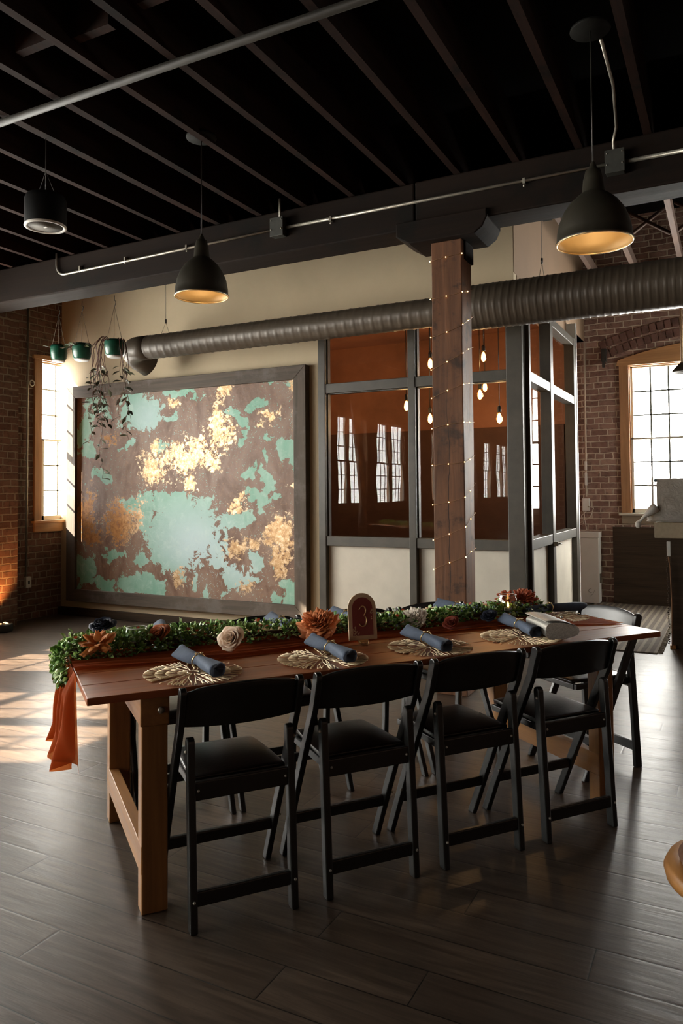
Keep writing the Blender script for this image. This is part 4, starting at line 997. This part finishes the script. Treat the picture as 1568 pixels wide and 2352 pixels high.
# number sign
sg = empty('table_number_sign', W(1.13, .345, TZ), RZ + R(-4), label='arched cream and burgundy table number sign reading 3', cat='sign')
def archpoly(w_, h_, n=24):
    pl = [(-w_, 0), (w_, 0)]; 
    for i in range(n + 1):
        a = pi * i / n; pl.append((w_ * cos(a), h_ - w_ + w_ * sin(a)))
    return pl
tl = Matrix.Translation((0, 0, .020)) @ Matrix.Rotation(R(-6), 4, 'X')
cb_ = MB().prism(archpoly(.063, .192), 'y', 0, .006, tl).build('cream_board', paint('gold_cream_board', (.62, .47, .30), .5, 0, var=.1, scale=30), sg, bevel=.001)
tl2 = tl @ Matrix.Translation((0, 0, .018))
MB().prism(archpoly(.046, .156), 'y', -.0025, .0, tl2).build('burgundy_panel', paint('burgundy_panel_paint', (.20, .024, .020), .45), cb_, bevel=.0005)
n3 = []
for i in range(15): a = R(150 - 230 * i / 14 - 5); n3.append((.0135 * cos(a) * 1.0 - .001, .0, .113 + .0135 * sin(a) * 1.15))
n3 = [(-.0135 * 1, 0, .1150)] + [(.012 * cos(R(140 - i * 15)), 0, .1115 + .0145 * sin(R(140 - i * 15))) for i in range(0, 15)] 
lo3 = [(.0155 * cos(R(70 - i * 15)) - .0015, 0, .0795 + .0175 * sin(R(70 - i * 15))) for i in range(0, 16)]
n3 = [(x_ * 1.15, y_, .098 + (z_ - .095) * 1.3) for x_, y_, z_ in n3]; lo3 = [(x_ * 1.15, y_, .098 + (z_ - .095) * 1.3) for x_, y_, z_ in lo3]
d3 = MB().tube(n3, [.0017] + [.0011 + .0014 * max(0, sin(pi * i / 14)) for i in range(15)], 6, M=tl @ Matrix.Translation((0, -.0045, 0)))
d3.tube(lo3, [.0011 + .0018 * max(0, sin(pi * i / 15)) for i in range(16)], 6, M=tl @ Matrix.Translation((0, -.0045, 0)))
d3.build('numeral_three', M['gold'], cb_, label='thin gold numeral 3')
fo = MB(); rd = random.Random(5)
for (cx_, cz_, n_) in ((.044, .120, 16), (.047, .098, 10), (-.044, .040, 14), (-.038, .028, 12), (-.030, .020, 8)):
    for i in range(n_):
        a = rd.uniform(0, 6.28); q = rd.uniform(0, .011)
        fo.add([(x_, 0, y_) for x_, y_ in [(0, 0), (-.0022, .004), (0, .0085), (.0022, .004)]], [(0, 1, 2, 3)], False, tl @ Matrix.Translation((cx_ + q * cos(a), -.004, cz_ + q * sin(a) * 1.3)) @ Matrix.Rotation(a, 4, 'Y'))
fo.build('floral_ornament', paint('pale_gold_leafing', (.58, .40, .24), .45), cb_, solid=.0004)
MB().tube([(-.02, .0, .016), (-.012, -.018, .002), (.012, -.018, .002), (.02, 0, .016)], .0025, 8).tube([(-.012, -.005, .004), (0, .035, .003), (.012, -.005, .004)], .0025, 8).box(-.02, .02, -.004, .010, .010, .022).build('stand', M['gold'], sg, label='small gold easel stand')

# placemats
def placemat_mesh(seed):
    rd = random.Random(seed); mb = MB()
    def seg(x, y, a, r, depth):
        L_ = (.036, .040, .038, .040)[depth]; pts = [(x, y)]; a0 = a
        for i in range(3):
            x += cos(a) * L_ / 3; y += sin(a) * L_ / 3; a += rd.uniform(-.22, .22); pts.append((x, y))
        w_ = .0017
        mb.tube([(p_[0], p_[1], .0035 + rd.uniform(-.001, .001)) for p_ in pts], [w_] * 3 + [w_ * 1.15], 5)
        if depth < 3:
            base = atan2(y, x)
            if depth == 0: kids = 2
            elif depth == 1: kids = 2
            else: kids = 2 if rd.random() < .6 else 1
            sp_ = (.30, .22, .17)[depth]
            for q in range(kids):
                seg(x, y, base + (q - (kids - 1) / 2) * sp_ * 1.6 + rd.uniform(-.08, .08), r, depth + 1)
    for i in range(17):
        a = 2 * pi * i / 17; seg(.020 * cos(a), .020 * sin(a), a, 0, 0)
    mb.tube([(.020 * cos(t), .020 * sin(t), .0035) for t in [2 * pi * i / 20 for i in range(21)]], .003, 5, False)
    return mb
mats = [(.375, .172, 'near the left corner, at the first near chair'), (.872, .172, 'below the copper peony at the second near chair'), (1.345, .172, 'at the third near chair, right of the sign'), (1.80, .172, 'under the silver clutch'),
        (.47, .865, 'on the far side, leftmost behind the rust rose'), (.94, .868, 'on the far side, behind the copper peony'), (1.45, .868, 'on the far side, behind the sign'), (1.90, .868, 'on the far side, rightmost behind the garland'), (2.28, .52, 'at the right table end by the end chair')]
pmproto = None
for i, (s, v_, l_) in enumerate(mats):
    if pmproto is None:
        pmproto = placemat_mesh(4).build('placemat', M['goldmat']); o = pmproto
    else:
        o = pmproto.copy(); COL.objects.link(o)
    o.location = W(s, v_, TZ + .001); o.rotation_euler = (0, 0, i * 1.1)
    tag(o, 'gold branching openwork placemat ' + l_, 'placemat', 'gold branching placemats')

# napkins
def napkin():
    e = empty('rolled_napkin', (0, 0, 0))
    mb = MB()
    def nf(i, j, s_=1):
        a = i * 2 * pi; t = j; y = (t - .5) * .36 * 1.0
        wd = .026 + .010 * abs(t - .5) * 2 - .012 * math.exp(-((t - .52) / .10) ** 2)
        ht = .021 + .004 * abs(t - .5) - .004 * math.exp(-((t - .52) / .10) ** 2)
        sp_ = 1 + .10 * sin(a * 3 + t * 4) 
        x = cos(a) * wd * sp_; z = max(-.0205, sin(a) * ht * sp_) + .0215
        y += .018 * cos(a) * (abs(t - .5) * 2) + (.010 * sin(a * 2) if t < .02 or t > .98 else 0)
        return (x + .006 * sin(t * 5), y, z)
    mb.grid(33, 26, nf)
    # closed dark ends, rolled inward
    for t in (0, 1):
        sgn = 1 if t else -1
        def ef(i, j, t=t, sgn=sgn):
            p_ = Vector(nf(i, t)); c_ = Vector((p_.x * .0 + .006 * sin(t * 5), (t - .5) * .36 - sgn * .03, .0215)); return tuple(p_.lerp(c_, j * .92))
        mb.grid(33, 5, ef)
    mb.build('cloth_roll', M['napkin'], e, solid=.0008)
    tl_ = MB()
    def tf(i, j): return ((i - .5) * .05 + .034, .02 + .15 * j, .010 + .008 * sin(i * pi) + .004 * j)
    tl_.grid(8, 10, tf); tl_.build('cloth_flap', M['napkin'], e, solid=.0012)
    rg = MB().tube([(.0235 * cos(t) * 1.12, -.002 + .004 * sin(2 * t), .0215 + .0235 * sin(t)) for t in [2 * pi * i / 32 for i in range(33)]], .0022, 6, False)
    for i in range(7): rg.ball((-.012 + i * .004, -.002 + .003 * sin(i * 2), .047 + .001 * cos(i)), .0035, 6)
    rg.build('napkin_ring', M['gold'], e, label='thin gold ring with a small knot')
    return e
nap = [(.410, .235, 7, 'near the left table corner'), (.927, .225, 0, 'before the copper peony'), (1.357, .22, -5, 'right of the number sign'), (1.888, .29, -16, 'left of the silver clutch'),
       (.42, .880, -4, 'on the far side behind the rust rose'), (.955, .855, -2, 'on the far side left of the copper peony'), (1.30, .875, 0, 'on the far side hidden behind the sign'), (1.935, .865, 8, 'on the far side before the post'), (2.32, .60, 84, 'dark in shadow at the right table end')]
np0 = napkin()
for i, (s, v_, rz, l_) in enumerate(nap):
    o = np0 if i == 0 else copy_tree(np0)
    o.location = W(s, v_, TZ + .008); o.rotation_euler = (0, 0, RZ + R(rz))
    if 4 <= i <= 7: o.scale = (1, .85, 1)
    tag(o, 'rolled slate blue napkin with gold ring ' + l_, 'napkin', 'rolled slate blue napkins')

# clutch purse
cl = empty('clutch_purse', W(1.965, .165, TZ + .004), RZ + R(-20), label='silver glitter clutch purse lying beside the fourth napkin', cat='purse')
gm_ = MT('silver_glitter', (.42, .40, .37), .38, .55); vz = gm_.n('TexVoronoi', {'Vector': gm_.pos(), 'Scale': 500.0}).outputs['Color']
gm_.color(gm_.mix(gm_.n('RGBToBW', {0: vz}).outputs[0], (.30, .29, .26), (.62, .60, .55))); gm_.bump(vz, .7, .002)
def pf(i, j):
    a = i * 2 * pi; x = cos(a); z = sin(a); s_ = (abs(x) ** 4 + abs(z) ** 4) ** -.25
    y = (j - .5) * .26; tp = 1 - .0 * j
    return (x * s_ * .072, y, .034 + z * s_ * (.026 + .010 * (1 - j)) * (1 - .55 * max(0, x)) + .004 * sin(j * pi))
MB().grid(48, 12, pf).add([pf(i / 47, 0) for i in range(47)], [tuple(range(47))]).add([pf(i / 47, 1) for i in range(47)], [tuple(range(47))]).build('purse_body', gm_.m, cl)
MB().grid(10, 20, lambda i, j: (-.076 + .135 * i, (j - .5) * .268, .070 + .006 * (1 - j) + .006 * sin(i * 3) - (.022 * i * i))).build('flap', gm_.m, cl, solid=.003)
MB().ball((.045, 0, .07), .006, 8).build('clasp', M['conduit'], cl)

# ================================================================== CHAIRS
def slab(mb, path, w0, w1, x0, x1, round_top=True):
    P_ = [Vector((p[0], p[1])) for p in path]; n = len(P_); Lf = []; Rt = []
    for i, p in enumerate(P_):
        d = (P_[min(i + 1, n - 1)] - P_[max(i - 1, 0)]).normalized(); nn = Vector((-d.y, d.x)); w_ = w0 + (w1 - w0) * i / (n - 1)
        Lf.append(p + nn * w_ / 2); Rt.append(p - nn * w_ / 2)
    Lf[0] = Vector((P_[0].x - w0 * .55, P_[0].y)); Rt[0] = Vector((P_[0].x + w0 * .55, P_[0].y))
    poly = list(Rt)
    if round_top:
        c_ = P_[-1]; d = (P_[-1] - P_[-2]).normalized(); nn = Vector((-d.y, d.x))
        for i in range(1, 8):
            a = pi * i / 8; poly.append(c_ - nn * cos(a) * w1 / 2 + d * sin(a) * w1 / 2)
    poly += Lf[::-1]
    mb.prism([tuple(p) for p in poly], 'x', x0, x1)
def make_chair():
    e = empty('folding_chair', (0, 0, 0))
    for sx in (-1, 1):
        a, b_ = (.190, .212) if sx > 0 else (-.212, -.190)
        m_ = MB(); slab(m_, [(.305, 0), (.19, .24), (.055, .51), (-.015, .645), (-.050, .752)], .036, .040, a, b_); m_.build('front_leg', M['black'], e, bevel=.004)
        a, b_ = (.158, .184) if sx > 0 else (-.184, -.158)
        m_ = MB(); slab(m_, [(-.060, 0), (-.042, .30), (-.022, .585)], .036, .036, a, b_); m_.build('rear_leg', M['black'], e, bevel=.005)
    # backrest: curved panel
    def bk(i, j):
        s_ = (i - .5) * 2; z0_ = .632 + .006 * s_ * s_; z1_ = .778 - .020 * abs(s_) ** 2.2 + (.0 if abs(s_) < .9 else -.004)
        z = z0_ + (z1_ - z0_) * j; y = -.012 - (z - .63) * .30 - .022 * (1 - s_ * s_)
        return (s_ * .194, y, z)
    MB().grid(21, 7, bk).build('backrest', M['black'], e, solid=.013, bevel=.003)
    def stf(i, j):
        s_ = (i - .5) * 2; hw = .162 - .022 * j ** 2; y = -.005 + .33 * j
        return (s_ * hw, y, .453 + .004 * j + .010 * sin(j * pi) * (1 - s_ ** 4) + .004 - .008 * (1 if j > .97 else 0))
    st = MB().grid(15, 17, stf); st.build('seat', M['seat'], e, solid=.018, bevel=.004)
    MB().box(-.160, .160, -.045, -.022, .402, .462).build('rear_rail', M['black'], e, bevel=.004)
    for sx in (-1, 1):
        MB().prism([(-.03, .415), (.315, .422), (.315, .446), (-.03, .445)], 'x', sx * .150 - .010, sx * .150 + .010).build('side_rail', M['black'], e, bevel=.003)
    MB().box(-.14, .14, .295, .318, .420, .446).build('front_rail', M['black'], e, bevel=.003)
    MB().box(-.160, .160, -.067, -.047, .078, .125).build('rear_stretcher', M['black'], e, bevel=.004)
    MB().box(-.192, .192, .215, .237, .145, .185).build('front_stretcher', M['black'], e, bevel=.004)
    sc = MB()
    for sx in (-1, 1):
        sc.ball((sx * .214, .19, .205), .005, 8).ball((sx * .171, -.078, .10), .005, 8).ball((sx * .150, -.046, .435), .005, 8).ball((sx * .186, -.03, .56), .006, 8)
    sc.build('bolts', M['conduit'], e)
    return e
ch0 = make_chair()
# local +y points the way the sitter faces
near = [(.488, 'nearest black folding chair at the left of the near side'), (.958, 'second black folding chair from the left on the near side'), (1.429, 'third black folding chair from the left on the near side'), (1.905, 'rightmost black folding chair on the near side')]
far = [(.488, 'leftmost black folding chair on the far side, behind the rust rose'), (.935, 'second black folding chair on the far side, behind the copper peony'), (1.46, 'third black folding chair on the far side, behind the number sign'), (1.92, 'rightmost black folding chair on the far side, before the post')]
first = True
for u_, l_ in near:
    o = ch0 if first else copy_tree(ch0); first = False
    o.location = W(u_, 0, 0); o.rotation_euler = (0, 0, RZ); tag(o, l_, 'folding chair', 'folding chairs around the table')
for u_, l_ in far:
    o = copy_tree(ch0); o.location = W(u_, 1.055, 0); o.rotation_euler = (0, 0, RZ + pi); tag(o, l_, 'folding chair', 'folding chairs around the table')
o = copy_tree(ch0); o.location = W(2.62, .555, 0); o.rotation_euler = (0, 0, RZ + pi / 2); tag(o, 'black folding chair at the right table end with bright reflecting backrest', 'folding chair', 'folding chairs around the table')

# a second dressed table farther down the left side, seen only mirrored in the partition glass
def shift(o, loc, rz, lab):
    c = copy_tree(o); c.location = loc; c.rotation_euler = (0, 0, rz); c['label'] = lab; return c
Q = Vector((-5.45, -1.0, 0)); rq = R(40)
shift(tb, Q, rq, 'second dining table by the left windows, seen only mirrored in the glass')
shift(gl, Q, rq, 'leaf garland on the second table, seen only mirrored in the glass')
for i_, u_ in enumerate((.6, 1.2, 1.8)):
    p_ = Q + Vector((cos(rq) * u_ - sin(rq) * 1.05, sin(rq) * u_ + cos(rq) * 1.05, 0))
    shift(ch0, p_, rq + pi, ['left', 'middle', 'right'][i_] + ' chair at the second table, seen only mirrored in the glass')
